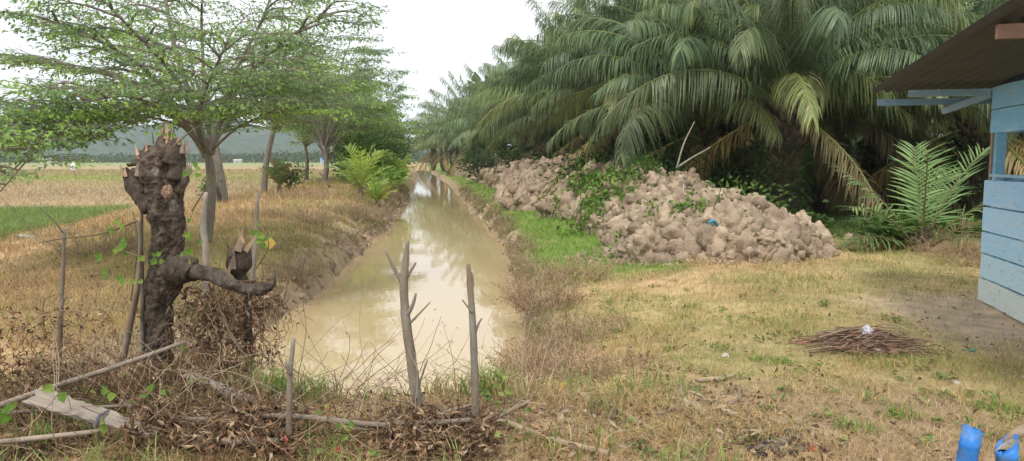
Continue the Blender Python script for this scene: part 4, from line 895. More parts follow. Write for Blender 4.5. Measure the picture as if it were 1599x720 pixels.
def rugged(g, pth, rr, n, col, amp, fr, off=0):
    tg = Geo(); tube(tg, pth, rr, n, col); V = tg.V[0]; N = len(pth); ctr = np.repeat(pth, n, 0)
    for i in range(N * n):
        c = ctr[i]; d = V[i] - c; v = Vector((V[i][0] * fr + off, V[i][1] * fr, V[i][2] * fr * .6)); r0 = float(np.linalg.norm(d))
        q = mn.noise(v) * .8 + mn.noise(v * 2.3) * .45 + mn.noise(v * 5.5) * .36 + mn.noise(Vector((v[0] * 9, v[1] * 9, v[2] * 12))) * .22
        cell = mn.voronoi(v * .8)[0]; q += max(0, .5 - cell[0]) * .9
        V[i] = c + d * (1 + amp * q / max(r0, .02) * .1)
    cc = np.array([np.array(col) * (1 + .5 * mn.noise(Vector(p * 9)) + .22 * mn.noise(Vector((p[0] * 14, p[1] * 14, p[2] * 45)))) for p in V]); lich = np.array([mn.noise(Vector(p * 6) + Vector((9, 2, 4))) for p in V]) >.46
    cc[lich] = cc[lich] * .5 + np.array([.27, .25, .21]) * .5
    g.add(V, tg.Q[0], tg.T[0], np.clip(cc, .02, 1))
dense = spline(pth, 4); rd = np.interp(np.linspace(0, 1, len(dense)), np.linspace(0, 1, len(rr)), rr * .93)
rugged(g, dense, rd, 84, DK, .42, 8)
for pl, rl in [([(238, 285), (232, 258), (226, 234)], [.075, .065, .045]), ([(252, 245), (258, 222), (262, 204)], [.065, .05, .03]), ([(274, 280), (278, 252), (281, 228)], [.06, .045, .03]),
               ([(240, 322), (218, 302), (204, 284), (196, 262)], [.07, .05, .034, .018]), ([(228, 300), (212, 284), (210, 262)], [.05, .035, .02]), ([(270, 255), (274, 232), (272, 216)], [.07, .05, .03]), ([(278, 300), (287, 285), (289, 262)], [.045, .03, .018]),
               ([(240, 262), (222, 250), (200, 258)], [.035, .03, .018]), ([(268, 430), (285, 420), (300, 424)], [.10, .095, .085])]:
    q = spline(PL(*[(u, v, Ys - .04) for u, v in pl]), 6); rugged(g, q, np.interp(np.linspace(0, 1, len(q)), np.linspace(0, 1, len(rl)), rl), 18, DK, .25, 7, 3)
g.obj('trunk', M_bark, root, smooth=True)
g = Geo(); lp = spline(PL((268, 416, Ys - .02), (300, 425, Ys - .05), (330, 429, Ys - .1), (352, 440, Ys - .15), (385, 451, Ys - .15), (418, 450, Ys - .15), (424, 442, Ys - .15), (431, 428, Ys - .15)), 10)
rugged(g, lp, np.interp(np.linspace(0, 1, len(lp)), [0, .15, .4, .75, .9, 1], [.075, .055, .046, .030, .022, .008]), 20, (.13, .105, .085), .22, 13, 5); g.obj('limb', M_bark, root, smooth=True)
g = Geo(); WD = (.36, .25, .16); WG = (.27, .22, .17)
for (bx, by, tx, ty, k, sp_, c) in [(262, 222, 262, 186, 7, .022, WD), (224, 244, 224, 224, 6, .04, (.42, .27, .18)), (286, 240, 286, 212, 5, .02, WG), (195, 275, 190, 255, 4, .015, WD), (211, 275, 211, 250, 3, .012, WG), (273, 228, 273, 206, 4, .02, WD), (296, 272, 298, 246, 3, .012, WG), (244, 240, 244, 218, 6, .03, (.36, .24, .16))]:
    for j in range(k):
        e = rs.normal() * sp_; splinter(g, P(bx, by, Ys - .06 - .03 * rs.rand()) + [e, 0, rs.normal() * .01], P(tx, ty + abs(rs.normal()) * 8, Ys - .07) + [e * 1.5 + rs.normal() * .008, 0, 0], rs.uniform(.018, .04), np.array(c) * rs.uniform(.75, 1.15))
g.obj('splinters', M_split, root)
g = Geo()
for (px, py, rx, rz, c) in [(261, 300, .034, .045, (.27, .175, .115))]:
    add = CL2[rs.randint(10)] * np.array([rx, .03, rz]); g.add(add + P(px, py, Ys - .16), None, F2, c)
g.obj('chopped_wood', M_split, root)
centre(root, (sb[0], sb[1], 0))
# sprouting leaves around the stump: climbing vine
root = thing('climbing_vine', 'green heart leaved vine and shoots growing on the dark stump', 'vine', (0, 0, 0)); g = Geo(); g2 = Geo()
for ci, ch in enumerate([[(300, 330), (312, 310), (335, 275), (348, 262)], [(262, 225), (268, 200), (262, 190)], [(240, 225), (238, 205)], [(215, 345), (160, 365), (100, 372), (60, 380)], [(215, 400), (180, 385), (165, 350)], [(270, 230), (290, 212), (312, 196)],
           [(205, 470), (215, 380), (208, 330)], [(250, 600), (262, 560), (258, 500)], [(300, 420), (296, 380), (290, 350)], [(400, 420), (420, 385), (410, 360)], [(300, 440), (330, 470), (300, 510)]]):
    s3 = spline([P(a, b, Ys - .22 - .05 * rs.rand()) for a, b in ch], 5); g = Geo(); tube(g, s3, np.linspace(.006, .003, len(s3)), 4, (.22, .19, .1), cap=False); g.obj('stem', M_leaf, root)
LV = [(300, 262, .06), (310, 276, .05), (296, 268, .05), (318, 290, .04), (272, 195, .04), (268, 212, .04), (262, 200, .03), (240, 212, .03), (190, 372, .05), (178, 360, .04), (185, 385, .045), (165, 368, .04), (176, 350, .03), (238, 395, .05), (228, 400, .05), (240, 404, .05), (300, 365, .055), (296, 338, .04), (306, 372, .04),
      (262, 565, .05), (255, 590, .06), (250, 580, .05), (268, 600, .05), (245, 602, .05), (180, 430, .045), (190, 435, .04), (165, 425, .05), (405, 365, .045), (418, 372, .06), (412, 382, .05), (402, 352, .04), (423, 366, .05), (215, 440, .04), (300, 395, .05), (285, 398, .04), (160, 400, .05), (195, 395, .05), (288, 545, .04), (165, 605, .05), (160, 660, .05), (90, 610, .06), (15, 650, .07), (20, 630, .06), (155, 585, .045), (340, 680, .05), (195, 700, .05), (575, 690, .05), (545, 660, .05), (505, 640, .04), (190, 350, .04), (66, 562, .04)]
for (px, py, s) in LV:
    for j in range(2):
        Yv = Ys - .24 + rs.normal() * .05
        if py > 600: Yv = 3.78
        elif px > 395: Yv = Ys - .1
        p3 = P(px + rs.normal() * 5, py + rs.normal() * 4, Yv); d = nrm(np.array([rs.normal(), -.3, rs.normal() * .8 - .3])); c = (.15, .28, .04) if rs.rand() < .6 else (.24, .35, .06)
        # broad six point leaf
        u = nrm(np.cross(d, [0.2, -1, .3])); q = np.cross(u, d); L = s * rs.uniform(.7, 1.2)
        g2.add([p3, p3 + d * L * .15 + u * L * .42, p3 + d * L * .6 + u * L * .33 + q * .1 * L, p3 + d * L, p3 + d * L * .6 - u * L * .33 + q * .1 * L, p3 + d * L * .15 - u * L * .42, p3 + d * L * .5 - q * .08 * L], None,
               [(0, 1, 6), (1, 2, 6), (2, 3, 6), (3, 4, 6), (4, 5, 6), (5, 0, 6)], c)
g2.add([P(413, 378, Ys - .15), P(425, 372, Ys - .16), P(432, 380, Ys - .17), P(422, 390, Ys - .16)], [(0, 1, 2, 3)], None, (.62, .42, .10))
g2.obj('leaves', M_leaf, root); centre(root, (sb[0], sb[1] - .2, 0))

# second broken stump behind the limb
root = thing('broken_stump', 'small broken stub with a splintered head behind the bare limb', 'tree stump', (0, 0, 0)); Yb = 5.4; g = Geo()
pb = spline([P(392, 590, Yb), P(388, 520, Yb), P(386, 450, Yb), P(376, 430, Yb), P(374, 405, Yb), P(373, 388, Yb)], 5); pb[0][2] = -.05
tube(g, pb, np.interp(np.linspace(0, 1, len(pb)), [0, .4, .6, .7, 1], [.03, .03, .045, .095, .08]), 14, (.10, .075, .06), .15, 6); g.obj('trunk', M_bark, root, smooth=True)
g = Geo()
for (x0, y0, x1, y1, w, c) in [(372, 392, 381, 352, .06, (.30, .22, .16)), (384, 392, 405, 362, .04, WD), (362, 400, 354, 378, .05, (.12, .09, .07)), (366, 420, 364, 372, .04, (.2, .15, .11)), (355, 435, 368, 385, .03, (.25, .19, .14)), (380, 380, 372, 356, .04, (.46, .30, .2)), (390, 370, 412, 362, .03, WD)]:
    splinter(g, P(x0, y0, Yb - .09), P(x1, y1, Yb - .1), w, c)
g.obj('splinters', M_split, root); centre(root, (pb[0][0], Yb, 0))

GR = (.27, .235, .185); BR = (.2, .155, .12)
Yp = 4.25
stick('pale grey forked post with knots standing in front of the water', PL((655, 660, Yp), (648, 600, Yp), (637, 520, Yp), (631, 450, Yp), (634, 410, Yp), (637, 376, Yp)), [.034, .032, .029, .025, .021, .010], (.21, .175, .13), 14, name='post', cat='wooden post', group='posts of the stick fence', rough=.2, seed=3,
      twigs=[(PL((628, 440, Yp), (615, 418, Yp), (601, 388, Yp)), .014), (PL((636, 432, Yp), (645, 418, Yp), (650, 410, Yp)), .012), (PL((640, 505, Yp - .01), (655, 490, Yp - .02), (672, 472, Yp - .03)), .009), (PL((652, 610, Yp), (660, 585, Yp), (668, 562, Yp)), .009), (PL((636, 492, Yp - .01), (645, 476, Yp - .03), (650, 458, Yp - .04)), .016)])
stick('thin brown post forked near its top, right of the pale post', PL((742, 700, Yp - .1), (743, 640, Yp - .1), (741, 560, Yp - .1), (737, 480, Yp - .1), (734, 440, Yp - .1), (732, 412, Yp - .1)), [.028, .024, .021, .019, .017, .010], (.2, .15, .10), 12, name='post', cat='wooden post', group='posts of the stick fence', seed=4,
      twigs=[(PL((738, 488, Yp - .12), (730, 478, Yp - .13), (722, 468, Yp - .13)), .008), (PL((743, 518, Yp - .1), (748, 505, Yp - .12), (753, 497, Yp - .12)), .009), (PL((736, 460, Yp - .1), (739, 440, Yp - .1), (737, 425, Yp - .1)), .01)])
stick('short thin crooked stick rising from the vine mat', PL((449, 725, 3.8), (452, 660, 3.8), (453, 590, 3.8), (459, 529, 3.8)), [.019, .018, .015, .010], (.22, .17, .13), 10, name='post', cat='wooden post', group='posts of the stick fence', seed=5, twigs=[(PL((454, 585, 3.79), (448, 572, 3.77), (446, 566, 3.77)), .01)])
stick('thin bare sapling stake at the far left', PL((92, 585, 6.0), (96, 480, 6.0), (99, 420, 6.0), (101, 358, 6.0)), [.022, .02, .017, .012], BR, 8, name='stake', cat='wooden stake', group='stakes left of the stump', twigs=[(PL((100, 365, 6.0), (85, 345, 5.9), (60, 322, 5.8)), .006), (PL((99, 385, 6.0), (60, 370, 5.9), (0, 305, 5.8)), .005)])
stick('brown stake leaning beside the left side of the stump', PL((192, 565, 5.3), (205, 500, 5.3), (217, 440, 5.25), (221, 360, 5.2), (222, 300, 5.1)), [.025, .024, .02, .015, .008], (.24, .17, .12), 8, name='stake', cat='wooden stake', group='stakes left of the stump')
stick('dark thin stake touching the stump bark', PL((222, 560, 5.1), (223, 470, 5.05), (222, 400, 5.0), (218, 345, 5.0)), [.014, .013, .011, .009], (.09, .065, .05), 6, name='stake', cat='wooden stake', group='stakes left of the stump')
stick('grey upright stake between the stump and the canal', PL((384, 600, 6.1), (388, 500, 6.1), (398, 400, 6.1), (403, 300, 6.1)), [.03, .027, .02, .015], (.25, .2, .16), 8, name='stake', cat='wooden stake', group='stakes right of the stump')
stick('pale stake behind the vine leaves by the stump', PL((322, 480, 6.8), (322, 400, 6.8), (318, 350, 6.8), (322, 300, 6.8)), [.035, .033, .03, .02], (.30, .25, .2), 8, name='stake', cat='wooden stake', group='stakes right of the stump')
stick('thin dead twig leaning on the vines near the water', PL((385, 560, 5.2), (350, 500, 5.15), (330, 430, 5.1)), [.009, .007, .004], (.33, .25, .16), 6, name='twig', cat='twig')
stick('broken twig poking from the levee beside the small palms', [P(516, 292, 21), P(508, 280, 21), P(499, 268, 21)], [.04, .035, .02], (.16, .12, .09), 6, name='twig', cat='twig')
stick('pale stalk leaning on the undergrowth behind the heaps', [P(1057, 263, 15.5), P(1068, 225, 15.8), P(1085, 190, 16)], [.02, .017, .01], (.27, .23, .17), 6, name='cut_frond_stalk', cat='stalk', group='cut stalks behind the heaps')
stick('long fallen stalk slanting up to the right behind the heaps', [P(1057, 262, 15.6), P(1080, 247, 15.8), P(1110, 230, 16)], [.022, .02, .012], (.27, .24, .17), 6, name='cut_frond_stalk', cat='stalk', group='cut stalks behind the heaps')
stick('white stake on the near clay heap', [P(1067, 305, 13.0), P(1068, 288, 13.0)], [.014, .012], (.6, .58, .5), 6, name='stake', cat='wooden stake')
# rails and loose poles
def GZ(px, py, z): return G(px, py, z)
stick('long grey notched pole slanting up to the stump', [P(-60, 655, 3.9), P(60, 612, 4.2), P(180, 573, 4.5), P(290, 534, 4.75)], [.018, .018, .017, .014], (.25, .205, .16), 8, name='rail', cat='wooden pole', group='rails of the stick fence', rough=.2, m=M_wood)
stick('straight grey pole along the bottom left', [P(-60, 696, 3.8), P(60, 684, 3.8), P(165, 672, 3.85)], [.016, .015, .013], (.30, .245, .19), 8, name='rail', cat='wooden pole', group='rails of the stick fence', m=M_wood)
stick('thin dark pole at the lower left behind the plank', [P(-40, 650, 4.2), P(80, 640, 4.2), P(210, 633, 4.2)], [.012, .012, .01], (.2, .16, .12), 6, name='rail', cat='wooden pole', group='rails of the stick fence')
stick('short thick log with ringed bark right of the stump', [P(284, 583, 4.75), P(340, 605, 4.6), P(400, 630, 4.45)], [.032, .036, .034], (.24, .19, .15), 12, name='log', cat='log', rough=.12, m=M_bark_light)
stick('upper split rail behind the vine mat', [P(290, 655, 3.92), P(450, 650, 3.9), P(600, 664, 3.9), P(735, 656, 3.98)], [.012, .016, .018, .014], (.22, .18, .14), 8, name='rail', cat='wooden pole', group='rails of the stick fence', rough=.2, m=M_wood)
stick('grey split rail tied between the two posts', [P(560, 668, 4.05), P(640, 663, 4.1), P(735, 660, 4.12)], [.016, .018, .014], (.36, .30, .24), 7, name='rail', cat='wooden pole', group='rails of the stick fence', rough=.25, m=M_wood)
stick('lower dark rail near the bottom of the fence', [P(560, 700, 3.98), P(650, 689, 4.0), P(760, 684, 4.05)], [.016, .017, .014], (.19, .15, .12), 7, name='rail', cat='wooden pole', group='rails of the stick fence', rough=.25, m=M_wood)
stick('thin rail slanting down to the thin post', [P(600, 668, 4.15), P(680, 648, 4.2), P(738, 632, 4.2)], [.010, .011, .009], (.3, .24, .18), 6, name='rail', cat='wooden pole', group='rails of the stick fence', m=M_wood)
stick('pale rail end below the vine mat at the left', [P(300, 690, 3.78), P(380, 688, 3.77), P(440, 690, 3.78)], [.02, .022, .02], (.40, .35, .29), 8, name='rail', cat='wooden pole', group='rails of the stick fence', m=M_wood)
def gp(px, py, dz=.02):
    q = G(px, py); q[2] = float(gh(q[0], q[1])) + dz; return q
stick('long pale pole crossing the bottom edge right of the fence', [gp(755, 668, .08), gp(800, 680, .05), gp(860, 697, .03), gp(950, 722, .03)], [.018, .019, .018, .017], (.33, .25, .17), 9, name='fallen_pole', cat='pole', group='poles lying on the near ground', m=M_wood)
stick('straight thin grey pole lying toward the bottom right', [gp(950, 640), gp(1010, 672), gp(1090, 722)], [.011, .012, .012], (.33, .27, .2), 8, name='fallen_pole', cat='pole', group='poles lying on the near ground', m=M_wood)
stick('brown branch lying below the yellow wrapper', [gp(835, 626), gp(880, 623), gp(940, 618), gp(990, 610)], [.017, .016, .013, .007], (.27, .2, .14), 8, name='fallen_branch', cat='branch', group='branches lying on the near ground')
stick('short pale branch lying in the dry lawn', [gp(1088, 600), gp(1120, 595), gp(1148, 588)], [.015, .018, .012], (.40, .31, .21), 8, name='fallen_branch', cat='branch', group='branches lying on the near ground')
stick('stick leaning over the water edge of the right bank', [gp(822, 515, .05), gp(855, 500, .1), gp(890, 488, .12)], [.012, .012, .008], (.30, .2, .14), 6, name='fallen_branch', cat='branch', group='branches lying on the near ground')
stick('thin stick crossing the right side of the fence', [P(735, 668, 4.1), P(790, 645, 4.2), P(830, 625, 4.3)], [.016, .014, .01], (.28, .22, .15), 7, name='fallen_branch', cat='branch', group='branches lying on the near ground')
stick('dark sagging wire line across the near water', [P(400, 600, 5.3), P(470, 612, 5.2), P(560, 620, 5.1), P(636, 628, 4.4)], [.004, .004, .004, .004], (.12, .11, .1), 5, name='wire', cat='wire', rough=0)
# drooping split fibres on the thin post
g = Geo(); pp0 = P(742, 650, Yp - .12)
for k in range(16):
    a = rs.uniform(-.5, .5); w = walk(7, (0, 0, 0), (a, -.15 + .1 * rs.normal(), -1), .045, .12); tube(g, w + [rs.normal() * .02, rs.normal() * .015, rs.uniform(-.02, .02)], [.006] * 6 + [.003, .002], 3, np.array([.32, .27, .22]) * rs.uniform(.7, 1.2), cap=False)
o = g.obj('split_palm_fibres', M_dead); o.location = pp0; tag(o, 'bundle of grey split palm fibres hanging from the thin post', 'fibres')
# pale plank
root = thing('plank', 'broad pale weathered plank lying diagonally at the lower left', 'plank', tuple(P(60, 625, 3.95))); g = Geo()
A = P(52, 618, 3.95); B = P(246, 678, 3.8); d = B - A; L = np.linalg.norm(d); d = d / L; up_ = nrm(np.array([.05, -.55, .85]) - d * np.dot([.05, -.55, .85], d)); s_ = np.cross(d, up_)
N = 26; V = []
for k in range(N):
    t = k / (N - 1); wt = .058 * (1 - .45 * t); e = .004 * rs.normal(size=2)
    for j in range(7):
        f_ = j / 6 * 2 - 1; V.append((t * L, f_ * wt + e[j // 4] * (abs(f_) == 1), .010 + .003 * math.sin(j * 2.2 + k * .12)))
    for j in range(7):
        f_ = j / 6 * 2 - 1; V.append((t * L, f_ * wt, -.010))
Q = []
for k in range(N - 1):
    a = k * 14
    for j in range(6): Q += [(a + j, a + 14 + j, a + 15 + j, a + 1 + j), (a + 7 + j, a + 8 + j, a + 22 + j, a + 21 + j)]
    Q += [(a, a + 7, a + 21, a + 14), (a + 6, a + 20, a + 27, a + 13)]
V[0] = (-.02, V[0][1], V[0][2]); V[3] = (.02, V[3][1], V[3][2]); e_ = (N - 1) * 14
for j in range(6): Q += [(j, j + 1, j + 8, j + 7), (e_ + j, e_ + j + 7, e_ + j + 8, e_ + j + 1)]
g.add(V, Q, None, (.36, .30, .24)); M_plank = mat('grained_plank', .85, bump=.8, bscale=6, var=.35, vscale=5, spec=.15, stretch=(1, 14, 14), tint=(.28, .24, .2), tscale=3)
bo = g.obj('board', M_plank, root)
from mathutils import Matrix
centre(root, tuple(A)); bo.location = (0, 0, 0); bo.rotation_euler = Matrix(np.array([d, np.cross(up_, d), up_]).T.tolist()).to_euler()
g = Geo(); kp = P(158, 655, 3.84)
tube(g, [kp + s_ * .05, kp + up_ * .03, kp - s_ * .06], [.009, .01, .009], 6, (.15, .15, .17)); ct = g.obj('cloth_tie', M_dead, root); ct.location = tuple(-A)

# ------------------------------------------------------------------ brush pile and litter
q = G(1350, 545); root = thing('brush_pile', 'low pile of cut brown twigs lying on the dry lawn before the hut', 'brush pile', (q[0], q[1], 0)); g = Geo()
zb = float(gh(q[0], q[1]))
for k in range(240):
    L = rs.uniform(.2, .62); u = rs.normal() * .15; v = rs.normal() * .09; a = rs.normal() * .38 + (-.25 if u > .1 else .12); z = zb + .015 + .19 * rs.rand() * math.exp(-(u / .25) ** 2 - (v / .16) ** 2)
    c = np.array([u + (.12 if k % 2 else -.1), v, z]); d = np.array([math.cos(a), math.sin(a) * .9, rs.normal() * .06]) * L / 2; d[2] -= abs(u) * .02
    col = np.array([(.27, .165, .12), (.34, .22, .15), (.20, .125, .09), (.38, .30, .22)][rs.randint(4)]) * rs.uniform(.8, 1.15)
    bnd = np.array([0, rs.normal() * .045, rs.uniform(0, .045)]); w = np.array([c - d, c + bnd, c + d]); w[:, 2] = np.maximum(w[:, 2], zb + .008)
    tube(g, spline(w, 3), np.linspace(.007, .003, 7) * rs.uniform(.5, 1.1), 5, col)
o = g.obj('cut_twigs', M_dead, root); o['kind'] = 'stuff'; g = Geo()
for k in range(26):
    x = rs.uniform(-.18, .22); add = CL2[rs.randint(10)] * rs.uniform(.018, .045) * np.array([1.2, 1, .7]); c = [(.34, .2, .14), (.05, .045, .045), (.42, .33, .26), (.30, .17, .12)][rs.randint(4)]
    g.add(add @ rotm(rs.rand() * 6, rs.rand(), 0).T + [x, -.1 + rs.normal() * .04, zb + .025], None, F2, c)
g.obj('broken_rubble', M_char, root)
def crumple(label, px, py, s, col, col2=None, name='plastic_scrap', cat='litter', dz=None, sub=3, sq=(1.3, 1, .6), pos=None, group=None):
    g = Geo(); V = CL3[rs.randint(6)].copy(); nn = np.array([mn.noise(Vector(v * 4)) for v in V]); V = V * (1 + .45 * nn)[:, None] * s * np.array(sq)
    c = np.tile(np.array(col), (len(V), 1)); 
    if col2 is not None: c[V[:, 0] > s * .4] = col2
    g.add(V @ rotm(rs.rand() * 6, .2, .1).T, None, F3, c); o = g.obj(name, M_plastic)
    q = gp(px, py, s * .3) if pos is None else pos; o.location = q; tag(o, label, cat, group)
q2 = P(1355, 517, q[1] - .02); crumple('white plastic bag with a pink end knotted on top of the twig pile', 0, 0, .05, (.75, .73, .78), (.7, .3, .36), 'plastic_bag', 'plastic bag', sq=(1.5, .8, .75), pos=q2)
crumple('bright yellow crumpled wrapper near the brown branch', 881, 606, .045, (.75, .52, .04), (.65, .62, .55), sq=(1, .8, 1.1)); crumple('translucent white scrap right of the yellow wrapper', 903, 611, .035, (.6, .58, .55)); crumple('pink scrap left of the yellow wrapper', 857, 620, .02, (.7, .25, .28))
crumple('teal plastic scrap on the bare soil left of the hut', 1516, 545, .028, (.10, .50, .40), sq=(1.4, 1, .4)); crumple('small white scrap in the middle of the lawn', 1134, 547, .028, (.75, .7, .68), sq=(1.2, 1, .7)); crumple('white paper scrap with a green leaf below the lawn branch', 1133, 645, .035, (.75, .72, .7), (.35, .42, .28), sq=(1.2, .8, .5))
crumple('tiny white scrap between the twig pile and the blue posts', 1493, 595, .018, (.7, .68, .64)); crumple('red scrap at the left end of the twig pile', 1254, 532, .022, (.6, .12, .08)); crumple('orange red scrap in the ash patch', 1267, 706, .022, (.6, .16, .09)); crumple('white scrap by the left water edge in the dry brush', 829, 589, .025, (.65, .62, .6))
crumple('pink scrap hanging on the thin crooked stick', 0, 0, .018, (.75, .22, .22), sq=(.7, .6, 1.3), pos=P(447, 688, 3.76)); crumple('red pink scrap caught in the vine mat', 0, 0, .02, (.65, .12, .10), sq=(.9, .6, 1), pos=P(527, 704, 3.74)); crumple('small white scrap near the hut wall', 1572, 519, .014, (.75, .74, .7))
crumple('white lump painted as a water glint at the edge of the green rice plot', 45, 392, .09, (.6, .6, .58), sq=(1.5, 1, .3))  # glint of water at the flooded plot, added as a white lump
# blue rag on the heap
for Y in np.arange(10.5, 14, .04):
    c = P(1108, 356, Y)
    if c[2] <= float(H1(np.array([c[0]]), np.array([c[1]]))[0]): break
g = Geo(); tube(g, spline([(-.1, 0, -.06), (-.04, -.02, .06), (.02, -.02, .08), (.07, 0, .03), (.13, .0, -.02)], 4), [.02] * 4 + [.03] * 9 + [.02] * 4, 6, (.07, .30, .42), .3, 3); o = g.obj('blue_rag', M_plastic, smooth=True); o.location = c + np.array([0, -.16, .05]); tag(o, 'torn blue plastic rag draped on the face of the near clay heap', 'rag')
# ash patch
g = Geo()
for k in range(130):
    px, py = (1195 + rs.normal() * 32, 690 + rs.normal() * 14); q3 = gp(px, py, .01); r = rs.uniform(.008, .03); g.add((CL2[rs.randint(10)] * r * [1.2, 1, .6]) + q3, None, F2, [(.03, .028, .03), (.06, .055, .055), (.2, .18, .16), (.12, .1, .09)][rs.randint(4)])
tag(g.obj('ash_and_charcoal', M_char), 'black charcoal and ash patch at the bottom of the lawn', 'ash', kind='stuff')
# big papery dead leaves near (1090,650)
def bigleaf(label, px, py, n, s):
    q = gp(px, py, .02); g = Geo(); k = n; pp = rs.normal(size=(k, 3)) * [s * 1.2, s * .9, .012]; pp[:, 2] = abs(pp[:, 2]) + .01
    leaves(g, pp, rdir(k, .15, .4), rdir(k, 1.5), s * rs.uniform(.6, 1.2, k), s * .4, pal(k, [(.42, .34, .25), (.30, .23, .16), (.36, .31, .2)], .15), fold=.4, curl=rs.uniform(-.4, .4, k)); o = g.obj('papery_leaves', M_dead); o.location = q; tag(o, label, 'dead leaves', 'heaps of papery leaves')
bigleaf('heap of large grey papery leaves beside the thin grey pole', 1085, 652, 26, .13); bigleaf('crumpled pale papery leaves below the brown branch', 920, 655, 14, .12); bigleaf('small grey papery leaves near the bottom pole', 970, 700, 8, .1); bigleaf('grey papery leaves near the ash patch', 1140, 690, 9, .1)
q = gp(965, 625)

# ------------------------------------------------------------------ blue bamboo posts
def bamboo(label, px, py, Y, r, lean, slant, col):
    top = P(px, py, Y); root = thing('bamboo_post', label, 'bamboo post', (top[0] - lean * top[2], Y, 0), group='blue bamboo posts'); g = Geo(); n = 24; H = top[2] + .1; zs = [-.1, H * .25, H * .5 - .01, H * .5, H * .5 + .01, H * .75, H - .1]
    V = []; rr = [r, r, r, r * 1.1, r, r * .97, r * .96]
    for z, q in zip(zs, rr):
        for k in range(n):
            a = k * 2 * PI / n; zz = z if z < H - .11 else z - .02 + slant * math.cos(a) * r + .012 * rs.rand(); V.append((math.cos(a) * q + lean * z, math.sin(a) * q, zz))
    for k in range(n):
        a = k * 2 * PI / n; V.append((math.cos(a) * r * .78 + lean * (H - .1), math.sin(a) * r * .78, zs[-1] - .02 + slant * math.cos(a) * r))
    for k in range(n):
        a = k * 2 * PI / n; V.append((math.cos(a) * r * .75 + lean * H * .7, math.sin(a) * r * .75, H * .55))
    Q = [(i * n + k, i * n + (k + 1) % n, (i + 1) * n + (k + 1) % n, (i + 1) * n + k) for i in range(8) for k in range(n)]
    c = np.tile(np.array(col), (len(V), 1)); c[7 * n:] = (.38, .32, .22); g.add(V, Q, None, c); g.obj('stem', M_bamboo, root, smooth=True)
bamboo('taller bright blue bamboo post with a slanted cut top', 1520, 666, 3.55, .046, .12, -.35, (.02, .19, .60))
bamboo('shorter blue bamboo post with a jagged notch at the bottom right', 1573, 694, 3.5, .048, -.05, .9, (.02, .19, .60))
g = Geo(); tube(g, spline([(-.08, 0, 0), (-.03, -.02, .05), (.04, 0, .06), (.1, .02, .0)], 5), np.concatenate([np.linspace(.012, .028, 8), np.linspace(.028, .012, 8)]), 8, (.36, .28, .2), .3); o = g.obj('dry_husk', M_dead, smooth=True); o.location = P(1592, 690, 3.55); tag(o, 'brown dry husk draped over the shorter blue post', 'husk')

# ------------------------------------------------------------------ hut
W0 = np.array([5.37, 8.33, 0.]); ax = np.array([.26, .966, 0]); ax /= np.linalg.norm(ax); cx_ = np.array([ax[1], -ax[0], 0]); UP = np.array([0, 0, 1.])
def hp(s, w, z): return W0 + ax * s + cx_ * w + UP * z      # s away from camera, w to the right (into the hut)
root = thing('wooden_hut', 'pale blue board hut with a rusty sheet roof at the right edge', 'hut', tuple(hp(-2, 1.5, 0)))
LB = (.36, .57, .74); LEN = 4.0; WID = 3.2
def roofz(s): return 2.36 - .045 * s
def board(g, s0, s1, z0, z1, w, th=.025, col=LB, jit=.0):
    n = 8; V = []
    for k in range(n + 1):
        s = s0 + (s1 - s0) * k / n; a = rs.normal() * .003; b = rs.normal() * .003
        for (ww, zz) in ((w, z0 + a), (w - th, z0 + a + .004), (w - th, z1 + b - .004), (w, z1 + b)): V.append(hp(s, ww + jit, zz))
    Q = []
    for k in range(n):
        for j in range(4): Q.append((4 * k + j, 4 * k + (j + 1) % 4, 4 * k + 4 + (j + 1) % 4, 4 * k + 4 + j))
    Q += [(3, 2, 1, 0), (4 * n, 4 * n + 1, 4 * n + 2, 4 * n + 3)]; g.add(V, Q, None, col)
g = Geo(); zs = [.0, .27, .55, .80, 1.08, 1.385]; cols = [(.58, .65, .60), (.46, .66, .74), (.38, .61, .78), (.41, .63, .81), (.35, .58, .80)]
for k in range(5): board(g, -LEN, -.005 if k % 2 else .012, zs[k] + .006, zs[k + 1] - .006, 0, .025, cols[k], rs.uniform(-.006, .002))
for (a, b, c) in [(1.895, 2.145, (.23, .53, .80)), (2.155, 2.40, (.26, .56, .82))]: board(g, -LEN, -.06, a, b, 0, .025, c)
# gable filler rising with the roof
board(g, -LEN, -1.2, 2.405, 2.50, 0, .02, (.28, .45, .55))
g.obj('side_wall', M_paint, root)
for (s, w) in ((-.17, .045), (-1.7, .045), (-3.2, .045)): g = Geo(); box(g, hp(s, w, 1.2), .09, .09, 2.4, cx_, ax, UP, (.16, .38, .55)); g.obj('wall_post', M_paint, root)
g = Geo(); box(g, hp(-.04, .04, 1.18), .08, .06, 2.3, cx_, ax, UP, (.30, .22, .16)); g.obj('corner_post', M_wood, root)
# back and far walls
for (nm, fn) in (('far_wall', 0), ('opposite_wall', 1)):
    g = Geo()
    for k in range(6):
        z0, z1 = k * .235, (k + 1) * .235 - .01
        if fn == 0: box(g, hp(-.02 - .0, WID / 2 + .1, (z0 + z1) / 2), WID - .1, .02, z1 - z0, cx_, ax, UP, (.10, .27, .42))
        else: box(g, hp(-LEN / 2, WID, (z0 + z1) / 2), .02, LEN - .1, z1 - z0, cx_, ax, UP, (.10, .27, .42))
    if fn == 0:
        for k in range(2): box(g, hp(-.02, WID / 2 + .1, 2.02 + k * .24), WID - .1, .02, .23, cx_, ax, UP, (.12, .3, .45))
    g.obj(nm, M_paint, root)
g = Geo(); box(g, hp(-LEN / 2, .045, 1.43), .10, LEN - .1, .03, cx_, ax, UP, (.28, .46, .6)); g.obj('window_sill', M_paint, root)
